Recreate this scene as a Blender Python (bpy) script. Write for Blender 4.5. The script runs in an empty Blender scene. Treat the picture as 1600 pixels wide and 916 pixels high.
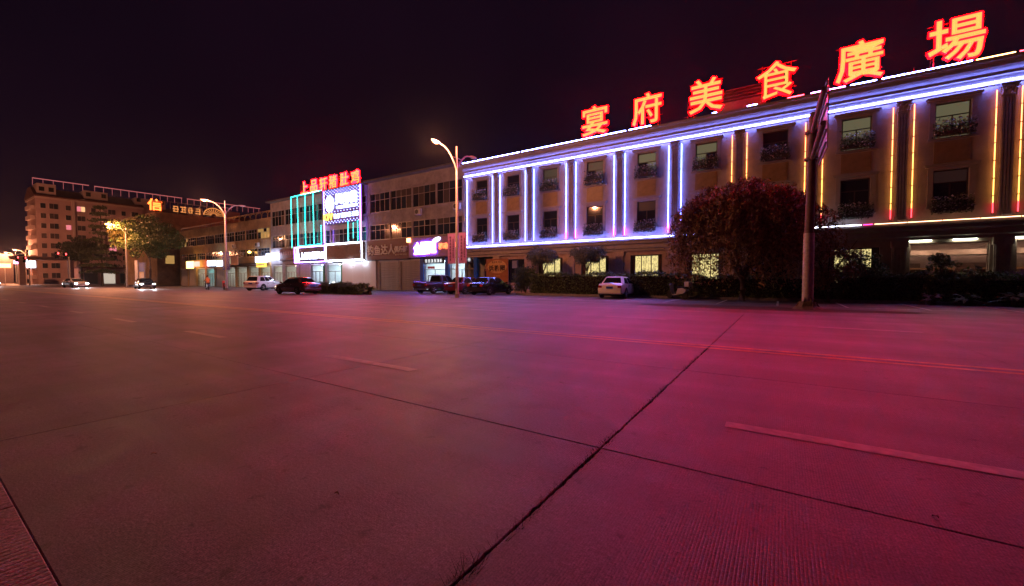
import bpy, bmesh, math, random
import numpy as np
from mathutils import Vector, Matrix, noise as mnoise
random.seed(7)
RNG = np.random.default_rng(11)
R = math.radians
scene = bpy.context.scene
COL = scene.collection

# ------------------------------------------------------------------ camera
cam_data = bpy.data.cameras.new('camera')
cam_data.sensor_width = 36.0
cam_data.lens = 36.0 * 640.0 / 1600.0
cam_data.clip_start = 0.05
cam_data.clip_end = 2000.0
cam = bpy.data.objects.new('camera', cam_data)
cam.location = (0, 0, 1.25)
cam.rotation_euler = (R(90) - math.atan(21 / 640), 0, R(33.3))
COL.objects.link(cam)
scene.camera = cam

# ------------------------------------------------------------------ night sky
world = bpy.data.worlds.new('World')
scene.world = world
world.use_nodes = True
wn = world.node_tree
for n in list(wn.nodes):
    wn.nodes.remove(n)
w_out = wn.nodes.new('ShaderNodeOutputWorld')
w_add = wn.nodes.new('ShaderNodeAddShader')
w_bg = wn.nodes.new('ShaderNodeBackground')
w_sky = wn.nodes.new('ShaderNodeTexSky')
w_sky.sky_type = 'NISHITA'
w_sky.sun_disc = False
w_sky.sun_elevation = R(-4)
w_sky.sun_rotation = R(200)
w_bg.inputs['Strength'].default_value = 0.004
wn.links.new(w_sky.outputs[0], w_bg.inputs['Color'])
# town glow: low cloud lit from below, faint uneven patches
w_glow = wn.nodes.new('ShaderNodeBackground')
w_tc = wn.nodes.new('ShaderNodeTexCoord')
w_nz = wn.nodes.new('ShaderNodeTexNoise')
w_nz.inputs['Scale'].default_value = 2.2
w_nz.inputs['Detail'].default_value = 3.0
w_rp = wn.nodes.new('ShaderNodeValToRGB')
w_rp.color_ramp.elements[0].position = 0.35
w_rp.color_ramp.elements[0].color = (0.0036, 0.0014, 0.0043, 1)
w_rp.color_ramp.elements[1].position = 0.75
w_rp.color_ramp.elements[1].color = (0.0062, 0.0020, 0.0062, 1)
wn.links.new(w_tc.outputs['Generated'], w_nz.inputs['Vector'])
wn.links.new(w_nz.outputs[0], w_rp.inputs[0])
wn.links.new(w_rp.outputs[0], w_glow.inputs['Color'])
w_glow.inputs['Strength'].default_value = 1.0
wn.links.new(w_bg.outputs[0], w_add.inputs[0])
wn.links.new(w_glow.outputs[0], w_add.inputs[1])
wn.links.new(w_add.outputs[0], w_out.inputs['Surface'])

# ------------------------------------------------------------------ exposure and renderer
scene.render.engine = 'CYCLES'
vs = scene.view_settings
vs.view_transform = 'Standard'
vs.look = 'None'
vs.exposure = 0.3
vs.gamma = 1.0
vs.use_curve_mapping = False
cy = scene.cycles
cy.max_bounces = 5
cy.diffuse_bounces = 3
cy.glossy_bounces = 3
cy.transmission_bounces = 4
cy.transparent_max_bounces = 6
cy.sample_clamp_indirect = 3.0
cy.use_light_tree = True
cy.caustics_reflective = False
cy.caustics_refractive = False
try:
    cy.use_denoising = True
    cy.denoiser = 'OPENIMAGEDENOISE'
    cy.denoising_input_passes = 'RGB_ALBEDO_NORMAL'
    cy.denoising_prefilter = 'ACCURATE'
except Exception as e:
    print('no denoiser', e)

# ------------------------------------------------------------------ materials
MATS = {}
def new_mat(name):
    m = bpy.data.materials.new(name)
    m.use_nodes = True
    nt = m.node_tree
    b = nt.nodes['Principled BSDF']
    return m, nt, b

def mat(name, col, rough=0.6, metal=0.0, var=0.25, scale=3.0, bump=0.0, bscale=40.0, spec=0.5, coat=0.0):
    if name in MATS:
        return MATS[name]
    m, nt, b = new_mat(name)
    tc = nt.nodes.new('ShaderNodeTexCoord')
    nz = nt.nodes.new('ShaderNodeTexNoise')
    nz.inputs['Scale'].default_value = scale
    nz.inputs['Detail'].default_value = 6
    nz.inputs['Roughness'].default_value = 0.65
    nt.links.new(tc.outputs['Object'], nz.inputs['Vector'])
    rp = nt.nodes.new('ShaderNodeValToRGB')
    rp.color_ramp.elements[0].position = 0.3
    rp.color_ramp.elements[1].position = 0.72
    rp.color_ramp.elements[0].color = (*[c * (1 - var) for c in col], 1)
    rp.color_ramp.elements[1].color = (*[min(1, c * (1 + var * 0.6)) for c in col], 1)
    nt.links.new(nz.outputs[0], rp.inputs[0])
    nt.links.new(rp.outputs[0], b.inputs['Base Color'])
    b.inputs['Roughness'].default_value = rough
    b.inputs['Metallic'].default_value = metal
    b.inputs['Specular IOR Level'].default_value = spec
    b.inputs['Coat Weight'].default_value = coat
    if bump > 0:
        n2 = nt.nodes.new('ShaderNodeTexNoise')
        n2.inputs['Scale'].default_value = bscale
        n2.inputs['Detail'].default_value = 4
        nt.links.new(tc.outputs['Object'], n2.inputs['Vector'])
        bp = nt.nodes.new('ShaderNodeBump')
        bp.inputs['Strength'].default_value = bump
        bp.inputs['Distance'].default_value = 0.02
        nt.links.new(n2.outputs[0], bp.inputs['Height'])
        nt.links.new(bp.outputs[0], b.inputs['Normal'])
    MATS[name] = m
    return m

def emit(name, col, strength, base=(0.02, 0.02, 0.02)):
    if name in MATS:
        return MATS[name]
    m, nt, b = new_mat(name)
    b.inputs['Base Color'].default_value = (*base, 1)
    b.inputs['Roughness'].default_value = 0.4
    b.inputs['Emission Color'].default_value = (*col, 1)
    b.inputs['Emission Strength'].default_value = strength
    MATS[name] = m
    return m

def emit_grad(name, stops, z0, z1, strength):
    """lit tube whose diodes change colour along the height (object z)"""
    if name in MATS:
        return MATS[name]
    m, nt, b = new_mat(name)
    tc = nt.nodes.new('ShaderNodeTexCoord')
    sp = nt.nodes.new('ShaderNodeSeparateXYZ')
    mp = nt.nodes.new('ShaderNodeMapRange')
    mp.inputs['From Min'].default_value = z0
    mp.inputs['From Max'].default_value = z1
    rp = nt.nodes.new('ShaderNodeValToRGB')
    el = rp.color_ramp.elements
    while len(el) < len(stops):
        el.new(0.5)
    for e, (p, c) in zip(el, stops):
        e.position = p
        e.color = (*c, 1)
    nt.links.new(tc.outputs['Object'], sp.inputs[0])
    nt.links.new(sp.outputs[2], mp.inputs['Value'])
    nt.links.new(mp.outputs[0], rp.inputs[0])
    nt.links.new(rp.outputs[0], b.inputs['Emission Color'])
    b.inputs['Emission Strength'].default_value = strength
    b.inputs['Base Color'].default_value = (0.05, 0.05, 0.05, 1)
    MATS[name] = m
    return m

def glass(name, col=(0.02, 0.025, 0.035), rough=0.06):
    if name in MATS:
        return MATS[name]
    m, nt, b = new_mat(name)
    b.inputs['Base Color'].default_value = (*col, 1)
    b.inputs['Roughness'].default_value = rough
    b.inputs['Specular IOR Level'].default_value = 0.6
    tc = nt.nodes.new('ShaderNodeTexCoord')
    nz = nt.nodes.new('ShaderNodeTexNoise')
    nz.inputs['Scale'].default_value = 1.3
    bp = nt.nodes.new('ShaderNodeBump')
    bp.inputs['Strength'].default_value = 0.03
    nt.links.new(tc.outputs['Object'], nz.inputs['Vector'])
    nt.links.new(nz.outputs[0], bp.inputs['Height'])
    nt.links.new(bp.outputs[0], b.inputs['Normal'])
    MATS[name] = m
    return m

def clear_glass(name):
    if name in MATS:
        return MATS[name]
    m, nt, b = new_mat(name)
    out = nt.nodes['Material Output']
    tr = nt.nodes.new('ShaderNodeBsdfTransparent')
    tr.inputs[0].default_value = (0.9, 0.95, 0.95, 1)
    gl = nt.nodes.new('ShaderNodeBsdfGlossy')
    gl.inputs['Roughness'].default_value = 0.05
    lw = nt.nodes.new('ShaderNodeLayerWeight')   # same from both sides of the sheet
    pw = nt.nodes.new('ShaderNodeMath'); pw.operation = 'POWER'; pw.inputs[1].default_value = 4.0
    fr = nt.nodes.new('ShaderNodeMath'); fr.operation = 'MULTIPLY_ADD'; fr.inputs[1].default_value = .5; fr.inputs[2].default_value = .03
    nt.links.new(lw.outputs['Facing'], pw.inputs[0])
    nt.links.new(pw.outputs[0], fr.inputs[0])
    mx = nt.nodes.new('ShaderNodeMixShader')
    nt.links.new(fr.outputs[0], mx.inputs[0])
    nt.links.new(tr.outputs[0], mx.inputs[1])
    nt.links.new(gl.outputs[0], mx.inputs[2])
    nt.links.new(mx.outputs[0], out.inputs['Surface'])
    MATS[name] = m
    return m

def leaf_mat(name, c0, c1, rough=0.55):
    if name in MATS:
        return MATS[name]
    m, nt, b = new_mat(name)
    g = nt.nodes.new('ShaderNodeNewGeometry')
    rp = nt.nodes.new('ShaderNodeValToRGB')
    rp.color_ramp.elements[0].color = (*c0, 1)
    rp.color_ramp.elements[1].color = (*c1, 1)
    nt.links.new(g.outputs['Random Per Island'], rp.inputs[0])
    nt.links.new(rp.outputs[0], b.inputs['Base Color'])
    b.inputs['Roughness'].default_value = rough
    b.inputs['Specular IOR Level'].default_value = 0.3
    MATS[name] = m
    return m

def concrete(name, c, groove=True, stain=1.0, rough=0.5, gscale=1.0):
    """jointed road concrete: transverse tining, wheel-track polish, spots and stains in world space"""
    if name in MATS:
        return MATS[name]
    m, nt, b = new_mat(name)
    N, L = nt.nodes, nt.links
    g = N.new('ShaderNodeNewGeometry')
    def noise_(scale, det=5, vec=None, rough_=0.6):
        n = N.new('ShaderNodeTexNoise')
        n.inputs['Scale'].default_value = scale
        n.inputs['Detail'].default_value = det
        n.inputs['Roughness'].default_value = rough_
        L.new(vec or g.outputs['Position'], n.inputs['Vector'])
        return n.outputs[0]
    def ramp(inp, p0, v0, p1, v1):
        r = N.new('ShaderNodeMapRange')
        r.inputs['From Min'].default_value = p0
        r.inputs['From Max'].default_value = p1
        r.inputs['To Min'].default_value = v0
        r.inputs['To Max'].default_value = v1
        L.new(inp, r.inputs['Value'])
        return r.outputs[0]
    def mul(a, bb):
        q = N.new('ShaderNodeMath')
        q.operation = 'MULTIPLY'
        L.new(a, q.inputs[0]); L.new(bb, q.inputs[1])
        return q.outputs[0]
    # long dark tracks along the driving direction
    mpx = N.new('ShaderNodeMapping')
    mpx.inputs['Scale'].default_value = (0.06, 0.9, 1)
    L.new(g.outputs['Position'], mpx.inputs['Vector'])
    streak = ramp(noise_(1.0, 4, mpx.outputs[0]), 0.32, 1 - 0.50 * stain, 0.68, 1.18)
    blot = ramp(noise_(0.55, 6), 0.3, 1 - 0.30 * stain, 0.7, 1.15)
    fine = ramp(noise_(42, 5, None, 0.75), 0.32, 0.52, 0.70, 1.50)
    spot = ramp(noise_(7.5, 3), 0.29, 0.40, 0.37, 1.0)
    speck = ramp(noise_(120, 2), 0.32, 0.52, 0.70, 1.55)
    patch = ramp(noise_(2.3, 5), 0.34, 0.74, 0.62, 1.10)
    mpy = N.new('ShaderNodeMapping')
    mpy.inputs['Scale'].default_value = (0.8, 0.10, 1)
    L.new(g.outputs['Position'], mpy.inputs['Vector'])
    cross = ramp(noise_(1.0, 5, mpy.outputs[0]), 0.34, 0.72, 0.66, 1.30)
    streak = mul(streak, cross)
    v = mul(mul(mul(streak, blot), mul(fine, spot)), mul(speck, patch))
    wv = None
    if groove:
        mpg = N.new('ShaderNodeMapping')
        mpg.inputs['Scale'].default_value = (1, 0.03, 1)
        L.new(g.outputs['Position'], mpg.inputs['Vector'])
        wv = N.new('ShaderNodeTexWave')
        wv.wave_type = 'BANDS'
        wv.bands_direction = 'X'
        wv.inputs['Scale'].default_value = 21.0 * gscale
        wv.inputs['Distortion'].default_value = 1.6
        wv.inputs['Detail'].default_value = 2
        wv.inputs['Detail Scale'].default_value = 3
        L.new(mpg.outputs[0], wv.inputs['Vector'])
        wear = ramp(noise_(0.9, 4), 0.38, 0.35, 0.58, 1.0)
        gd = N.new('ShaderNodeMath'); gd.operation = 'MULTIPLY_ADD'   # 1 - wear*dark*0.3
        inv = ramp(wv.outputs['Fac'], 0.0, 1.0, 0.5, 0.0)
        L.new(mul(inv, wear), gd.inputs[0]); gd.inputs[1].default_value = -0.34; gd.inputs[2].default_value = 1.04
        v = mul(v, gd.outputs[0])
    mx = N.new('ShaderNodeMix')
    mx.data_type = 'RGBA'
    mx.blend_type = 'MULTIPLY'
    mx.inputs['Factor'].default_value = 1.0
    mx.inputs[6].default_value = (*c, 1)
    L.new(v, mx.inputs[7])
    L.new(mx.outputs[2], b.inputs['Base Color'])
    rr = ramp(patch, 0.74, rough - 0.03, 1.10, rough + 0.05)
    L.new(rr, b.inputs['Roughness'])
    b.inputs['Specular IOR Level'].default_value = 0.45
    # relief
    h = noise_(60, 4)
    if groove:
        gw = mul(ramp(wv.outputs['Fac'], 0.0, 0.0, 0.55, 1.0), wear)
        ad = N.new('ShaderNodeMath')
        ad.operation = 'MULTIPLY_ADD'
        L.new(gw, ad.inputs[0])
        ad.inputs[1].default_value = 0.5
        L.new(h, ad.inputs[2])
        h = ad.outputs[0]
    bp = N.new('ShaderNodeBump')
    bp.inputs['Strength'].default_value = 0.8
    bp.inputs['Distance'].default_value = 0.0035
    L.new(h, bp.inputs['Height'])
    L.new(bp.outputs[0], b.inputs['Normal'])
    MATS[name] = m
    return m

# ------------------------------------------------------------------ mesh helpers
class MB:
    def __init__(s):
        s.v = []; s.f = []
    def add(s, vs_, fs_):
        o = len(s.v)
        s.v += [tuple(p) for p in vs_]
        s.f += [tuple(i + o for i in q) for q in fs_]
        return s
    def box(s, x0, x1, y0, y1, z0, z1):
        return s.add([(x0, y0, z0), (x1, y0, z0), (x1, y1, z0), (x0, y1, z0), (x0, y0, z1), (x1, y0, z1), (x1, y1, z1), (x0, y1, z1)],
                     [(0, 3, 2, 1), (4, 5, 6, 7), (0, 1, 5, 4), (1, 2, 6, 5), (2, 3, 7, 6), (3, 0, 4, 7)])
    def tube(s, pts, r, n=8, cap=True):
        pts = [Vector(p) for p in pts]
        rs = r if isinstance(r, (list, tuple)) else [r] * len(pts)
        ring = []
        up = Vector((0, 0, 1))
        for i, p in enumerate(pts):
            t = (pts[min(i + 1, len(pts) - 1)] - pts[max(i - 1, 0)]).normalized()
            a = t.cross(up)
            if a.length < 1e-3:
                a = t.cross(Vector((0, 1, 0)))
            a.normalize()
            c = a.cross(t)
            ring.append([p + (a * math.cos(2 * math.pi * k / n) + c * math.sin(2 * math.pi * k / n)) * rs[i] for k in range(n)])
        vs_ = [q for rg in ring for q in rg]
        fs_ = []
        for i in range(len(pts) - 1):
            for k in range(n):
                fs_.append((i * n + k, i * n + (k + 1) % n, (i + 1) * n + (k + 1) % n, (i + 1) * n + k))
        if cap:
            fs_.append(tuple(range(n - 1, -1, -1)))
            fs_.append(tuple((len(pts) - 1) * n + k for k in range(n)))
        return s.add(vs_, fs_)
    def prism(s, poly, y0, y1, axis='y'):
        """poly in (x,z) extruded along y, or (y,z) along x, or (x,y) along z"""
        n = len(poly)
        def P(a, b, t):
            return (a, t, b) if axis == 'y' else ((t, a, b) if axis == 'x' else (a, b, t))
        vs_ = [P(a, b, y0) for a, b in poly] + [P(a, b, y1) for a, b in poly]
        fs_ = [tuple(range(n)), tuple(range(2 * n - 1, n - 1, -1))]
        fs_ += [(i, i + n, (i + 1) % n + n, (i + 1) % n) for i in range(n)]
        return s.add(vs_, fs_)
    def disc(s, c, r, axis='x', t=0.02, n=20):
        c = Vector(c)
        d = {'x': Vector((1, 0, 0)), 'y': Vector((0, 1, 0)), 'z': Vector((0, 0, 1))}[axis]
        return s.tube([c - d * t / 2, c + d * t / 2], r, n)
    def lathe(s, prof, n=16, c=(0, 0, 0)):
        vs_ = []
        for r, z in prof:
            for k in range(n):
                a = 2 * math.pi * k / n
                vs_.append((c[0] + r * math.cos(a), c[1] + r * math.sin(a), c[2] + z))
        fs_ = []
        for i in range(len(prof) - 1):
            for k in range(n):
                fs_.append((i * n + k, i * n + (k + 1) % n, (i + 1) * n + (k + 1) % n, (i + 1) * n + k))
        fs_.append(tuple(range(n - 1, -1, -1)))
        fs_.append(tuple((len(prof) - 1) * n + k for k in range(n)))
        return s.add(vs_, fs_)
    def loft(s, rings, cap=True, closed=True):
        n = len(rings[0])
        vs_ = [p for r in rings for p in r]
        fs_ = []
        for i in range(len(rings) - 1):
            for k in range(n if closed else n - 1):
                fs_.append((i * n + k, i * n + (k + 1) % n, (i + 1) * n + (k + 1) % n, (i + 1) * n + k))
        if cap:
            fs_.append(tuple(range(n - 1, -1, -1)))
            fs_.append(tuple((len(rings) - 1) * n + k for k in range(n)))
        return s.add(vs_, fs_)
    def mesh(s, name):
        me = bpy.data.meshes.new(name)
        me.from_pydata(s.v, [], s.f)
        me.validate()
        bm = bmesh.new(); bm.from_mesh(me)
        bmesh.ops.recalc_face_normals(bm, faces=bm.faces)
        bm.to_mesh(me); bm.free()
        return me
    def build(s, name, m, parent=None, world=True, smooth=False, bevel=0.0):
        """world=True: coordinates are world ones and are shifted into the parent's space"""
        if world and parent is not None:
            o = offset(parent)
            s.v = [(p[0] - o.x, p[1] - o.y, p[2] - o.z) for p in s.v]
        me = s.mesh(name)
        if bevel > 0:
            bm = bmesh.new(); bm.from_mesh(me)
            bmesh.ops.bevel(bm, geom=[e for e in bm.edges if e.calc_face_angle(0) > 0.6], offset=bevel, segments=2, profile=0.6, affect='EDGES')
            bm.to_mesh(me); bm.free()
        if smooth:
            for p in me.polygons:
                p.use_smooth = True
            me.set_sharp_from_angle(angle=R(38))
        return link(name, me, m, parent)

def offset(o):
    v = Vector((0, 0, 0))
    while o is not None:
        v += o.location
        o = o.parent
    return v

def link(name, me, m, parent=None):
    if m is not None:
        me.materials.clear()
        me.materials.append(m)
    o = bpy.data.objects.new(name, me)
    COL.objects.link(o)
    if parent is not None:
        o.parent = parent
    return o

def tag(o, label, cat, group=None, kind=None):
    if label: o['label'] = label
    if cat: o['category'] = cat
    if group: o['group'] = group
    if kind: o['kind'] = kind
    return o

def thing(name, label, cat, loc=(0, 0, 0), rotz=0.0, group=None):
    o = bpy.data.objects.new(name, None)
    o.empty_display_size = 0.3
    COL.objects.link(o)
    o.location = loc
    o.rotation_euler = (0, 0, rotz)
    return tag(o, label, cat, group)

def struct(o):
    o['kind'] = 'structure'
    return o

def copy_tree(o, parent=None):
    c = o.copy()
    COL.objects.link(c)
    c.parent = parent
    for ch in o.children:
        copy_tree(ch, c)
    return c

def rename_like(o):
    return o

def sheet(name, x0, x1, y0, y1, z, m, nx=1, ny=1):
    vs_, fs_ = [], []
    for j in range(ny + 1):
        for i in range(nx + 1):
            vs_.append((x0 + (x1 - x0) * i / nx, y0 + (y1 - y0) * j / ny, z))
    for j in range(ny):
        for i in range(nx):
            a = j * (nx + 1) + i
            fs_.append((a, a + 1, a + nx + 2, a + nx + 1))
    return MB().add(vs_, fs_).build(name, m)

TEXT_CACHE = {}
def text_mesh(body, size, depth=0.03, bold=0.0, sx=1.0):
    """glyphs standing in the x-z plane, facing -y, centred on the origin, given em height"""
    cu = bpy.data.curves.new('glyph', 'FONT')
    cu.body = body
    cu.size = size
    cu.extrude = depth / 2
    cu.offset = bold
    cu.resolution_u = 2
    cu.align_x = 'CENTER'
    ob = bpy.data.objects.new('glyph', cu)
    COL.objects.link(ob)
    dg = bpy.context.evaluated_depsgraph_get()
    me = bpy.data.meshes.new_from_object(ob.evaluated_get(dg))
    bpy.data.objects.remove(ob)
    bpy.data.curves.remove(cu)
    n = len(me.vertices)
    co = np.empty(n * 3, dtype=np.float32)
    me.vertices.foreach_get('co', co)
    co = co.reshape(-1, 3)
    mn, mxx = co.min(0), co.max(0)
    c = (mn + mxx) / 2
    co = co - c
    out = np.stack([co[:, 0] * sx, -co[:, 2], co[:, 1]], 1)
    me.vertices.foreach_set('co', out.reshape(-1).astype(np.float32))
    me.update()
    return me

def text_obj(name, body, size, loc, m, parent=None, depth=0.03, bold=0.0, sx=1.0, fit=None):
    me = text_mesh(body, size, depth, bold, sx)
    if fit:  # (width, height) in metres
        n = len(me.vertices)
        co = np.empty(n * 3, dtype=np.float32)
        me.vertices.foreach_get('co', co)
        co = co.reshape(-1, 3)
        w = co[:, 0].max() - co[:, 0].min(); h = co[:, 2].max() - co[:, 2].min()
        co[:, 0] *= fit[0] / w; co[:, 2] *= fit[1] / h
        me.vertices.foreach_set('co', co.reshape(-1))
        me.update()
    me.name = name
    o = link(name, me, m, parent)
    o.location = Vector(loc) - (offset(parent) if parent else Vector((0, 0, 0)))
    return o

def marks(mb, x0, x1, z0, z1, y, n, rng, horizontal=True, t=0.02):
    """a run of blurred, unreadable little strokes"""
    w = (x1 - x0) / n if horizontal else (x1 - x0)
    h = (z1 - z0) if horizontal else (z1 - z0) / n
    for i in range(n):
        cx = x0 + w * (i + .5) if horizontal else (x0 + x1) / 2
        cz = (z0 + z1) / 2 if horizontal else z1 - h * (i + .5)
        gw, gh = (w * .8, h) if horizontal else (w, h * .8)
        for k in range(3):
            zz = cz - gh / 2 + gh * (k + .5) / 3
            l = gw * rng.uniform(.5, 1) / 2
            mb.box(cx - l, cx + l, y - t, y, zz - gh * .06, zz + gh * .06)
        for k in range(2):
            xx = cx + gw * rng.uniform(-.35, .35)
            mb.box(xx - gw * .06, xx + gw * .06, y - t - .002, y, cz - gh * rng.uniform(.2, .5), cz + gh * rng.uniform(.2, .5))
    return mb

def leaves_mesh(name, P, size, droop=0.0, aspect=0.5, rng=RNG, jitter=0.35):
    """one small folded leaf (two triangles) at each point"""
    n = len(P)
    d = rng.normal(size=(n, 3)); d[:, 2] -= droop
    d /= np.linalg.norm(d, axis=1)[:, None]
    e = rng.normal(size=(n, 3))
    e -= (e * d).sum(1)[:, None] * d
    e /= np.linalg.norm(e, axis=1)[:, None]
    s = size * (1 + jitter * rng.normal(size=n))[:, None]
    nrm = np.cross(d, e)
    a = P - d * s * .5
    b = P + e * s * aspect * .5 + nrm * s * .08
    c = P + d * s * .5
    f = P - e * s * aspect * .5 + nrm * s * .08
    V = np.stack([a, b, c, f], 1).reshape(-1, 3).astype(np.float32)
    me = bpy.data.meshes.new(name)
    me.vertices.add(4 * n)
    me.vertices.foreach_set('co', V.reshape(-1))
    idx = np.arange(4 * n, dtype=np.int32).reshape(-1, 4)
    tri = np.concatenate([idx[:, [0, 1, 2]], idx[:, [0, 2, 3]]], 1).reshape(-1)
    me.loops.add(len(tri))
    me.loops.foreach_set('vertex_index', tri)
    me.polygons.add(2 * n)
    me.polygons.foreach_set('loop_start', np.arange(0, 6 * n, 3, dtype=np.int32))
    me.update(calc_edges=True)
    return me

def clump_points(center, radii, n_clump, per, clump_r, rng=RNG, shell=0.55, flat_bottom=None):
    """points of leaves gathered in uneven clumps through an ellipsoid"""
    out = []
    for i in range(n_clump):
        u = rng.normal(size=3); u /= np.linalg.norm(u)
        rr = rng.uniform(shell, 1.0)
        c = np.array(center) + u * np.array(radii) * rr * rng.uniform(.85, 1.08)
        k = int(per * rng.uniform(.5, 1.4))
        r = clump_r * rng.uniform(.6, 1.35)
        q = rng.normal(size=(k, 3)); q /= np.linalg.norm(q, axis=1)[:, None]
        q *= (rng.uniform(0, 1, size=k) ** .45)[:, None] * r * np.array([1.15, 1.15, .8])
        out.append(c + q)
    P = np.concatenate(out)
    if flat_bottom is not None:
        P = P[P[:, 2] > flat_bottom + rng.uniform(0, .35, size=len(P))]
    return P

# ================================================================== THE SETTING: ground, road, forecourt
M_road = concrete('road_concrete', (0.155, 0.112, 0.165), rough=0.58)
M_road_far = concrete('road_concrete_far', (0.140, 0.102, 0.148), groove=False, rough=0.58)
M_edge = concrete('edge_concrete', (0.26, 0.21, 0.23), groove=True, rough=0.6, stain=0.5, gscale=0.4)
M_fore = concrete('forecourt_concrete', (0.16, 0.125, 0.155), groove=False, rough=0.58)
M_joint = mat('joint_dirt', (0.035, 0.026, 0.025), 0.95, var=.5, scale=30)
M_white_line = mat('road_paint_white', (0.62, 0.60, 0.58), 0.6, var=.45, scale=5)
M_dash = mat('road_paint_worn', (0.30, 0.25, 0.27), 0.58, var=.45, scale=9)
M_yellow = mat('road_paint_yellow', (0.45, 0.27, 0.11), 0.55, var=.5, scale=4)
M_soil = mat('soil', (0.07, 0.045, 0.028), 0.95, var=.6, scale=4, bump=.8, bscale=25)
M_kerb = mat('kerb_stone', (0.24, 0.22, 0.21), 0.8, var=.35, scale=4, bump=.3)

struct(sheet('ground', -700, 500, -300, 800, -0.075, mat('far_ground', (0.05, 0.045, 0.04), 0.95, var=.5, scale=.2)))
YR = [0.35, 2.87, 6.0, 9.3, 13.0, 17.3]
XJ0, XP = -1.1, 3.94
N0, N1 = -14, 4
xs = [XJ0 + XP * k for k in range(N0, N1 + 1)]
struct(sheet('carriageway', -330, xs[0], -8, 17.3, -0.004, M_road_far))
struct(sheet('carriageway', xs[-1], 60, -8, 17.3, -0.004, M_road_far))
road = struct(sheet('road', xs[0], xs[-1], -8.0, 17.3, -0.035, M_joint))
struct(sheet('forecourt', -330, 60, 17.3, 34, -0.008, M_fore))
struct(sheet('side_street', -330, -118, -110, -8, -0.01, M_road_far))

def jag(p, amp, f):
    a = mnoise.noise(Vector((p * f, 3.7, amp * 50))) + 0.6 * mnoise.noise(Vector((p * f * 3.7, 9.1, 1.0)))
    return amp * (a + 0.5 * mnoise.noise(Vector((p * f * 11.0, 5.1, 2.0))))

def slab(i, j):
    x0, x1 = xs[i], xs[i + 1]
    y0, y1 = YR[j], YR[j + 1]
    def xg(x):  # gap half width, ragged amount
        return (0.003, 0.018) if abs(x - XJ0) < .01 else ((0.0012, 0.002) if abs(x - XJ0 + XP) < .01 and j == 0 else (0.0005, 0.0003))
    def yg(y):
        if abs(y - 2.87) < .01: return (0.003, 0.002)
        if abs(y - 6.0) < .01: return (0.002, 0.003)
        if abs(y - .35) < .01: return (0.001, 0.001)
        return (0.0006, 0.0004)
    near = (xs[i] > -10 and j < 4)
    n = 120 if near else 4
    pts = []
    for k in range(n):
        t = k / n; x = x0 + (x1 - x0) * t
        g, a = yg(y0); pts.append((x, y0 + g + abs(jag(x, a, 2.2))))
    for k in range(n):
        t = k / n; y = y0 + (y1 - y0) * t
        g, a = xg(x1); pts.append((x1 - g - abs(jag(y + 40, a, 1.9)) , y))
    for k in range(n):
        t = k / n; x = x1 + (x0 - x1) * t
        g, a = yg(y1); pts.append((x, y1 - g - abs(jag(x + 17, a, 2.5))))
    for k in range(n):
        t = k / n; y = y1 + (y0 - y1) * t
        g, a = xg(x0); pts.append((x0 + g + abs(jag(y + 80, a, 2.0)), y))
    # keep corners inside
    gx0, gx1, gy0, gy1 = xg(x0)[0], xg(x1)[0], yg(y0)[0], yg(y1)[0]
    pts = [(min(max(px, x0 + gx0), x1 - gx1), min(max(py, y0 + gy0), y1 - gy1)) for px, py in pts]
    zt = 0.0 if abs(x1 - (XJ0 - XP)) > .01 else 0.0
    ch = .005 if near and abs(x0 - XJ0) < 4.1 else .0012
    cx, cy_ = (x0 + x1) / 2, (y0 + y1) / 2
    loc = [(a, b) for a, b in pts]
    n_ = len(loc)
    inner = []
    for a, b in loc:  # small worn arris
        inner.append((a + (ch if a < cx else -ch), b + (ch if b < cy_ else -ch)))
    mb = MB()
    vs_ = [(a, b, -0.034) for a, b in loc] + [(a, b, zt - 0.004) for a, b in loc] + [(a, b, zt) for a, b in inner]
    fs_ = [tuple(range(2 * n_, 3 * n_))]
    for k in range(n_):
        q = (k + 1) % n_
        fs_.append((k, q, q + n_, k + n_)); fs_.append((k + n_, q + n_, q + 2 * n_, k + 2 * n_))
    mb.add(vs_, fs_)
    return mb.build('concrete_slab', M_road, road)

for j in range(len(YR) - 1):
    for i in range(len(xs) - 1):
        slab(i, j)
# pale raised edging along the near side, with its own cross joints
for i in range(6, len(xs) - 1):
    a, b = xs[i] + 1.55, xs[i + 1] + 1.55
    mb = MB().box(a + .006, b - .006, -1.6, 0.346, -0.034, 0.012)
    mb.build('edging_stone', M_edge, road, bevel=.006)
sh = sheet('near_shoulder', xs[0], xs[-1], -8.0, -1.61, -0.006, M_road_far); struct(sh)

# painted lines
paint = []
def line(name, x0, x1, y0, y1, m, label, cat='marking', z=0.0055, nx=1, ny=1):
    o = sheet(name, x0, x1, y0, y1, z, m, nx, ny)
    o['kind'] = 'structure'
    return o
for k in range(-8, 3):
    L0 = -0.38 + 5.82 * k
    line('lane_dash', L0, L0 + 2.0, 3.86, 4.01, M_dash, '')
    line('lane_dash', L0 + 1.2, L0 + 3.2, 13.3, 13.44, M_dash, '')
for y in (8.12, 8.42):
    line('centre_line', -150, 40, y, y + .13, M_yellow, '')
line('parking_front_line', -16.2, 15, 23.1, 23.22, M_white_line, '')
for k in range(0, 12):
    x = -15.9 + 2.62 * k
    line('parking_bay_line', x, x + .1, 23.225, 28.2, M_white_line, '')
line('parking_edge_line', -6, 16, 24.9, 24.96, mat('old_line', (.3, .28, .27), .7, var=.5), '', z=0.0095)
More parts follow.
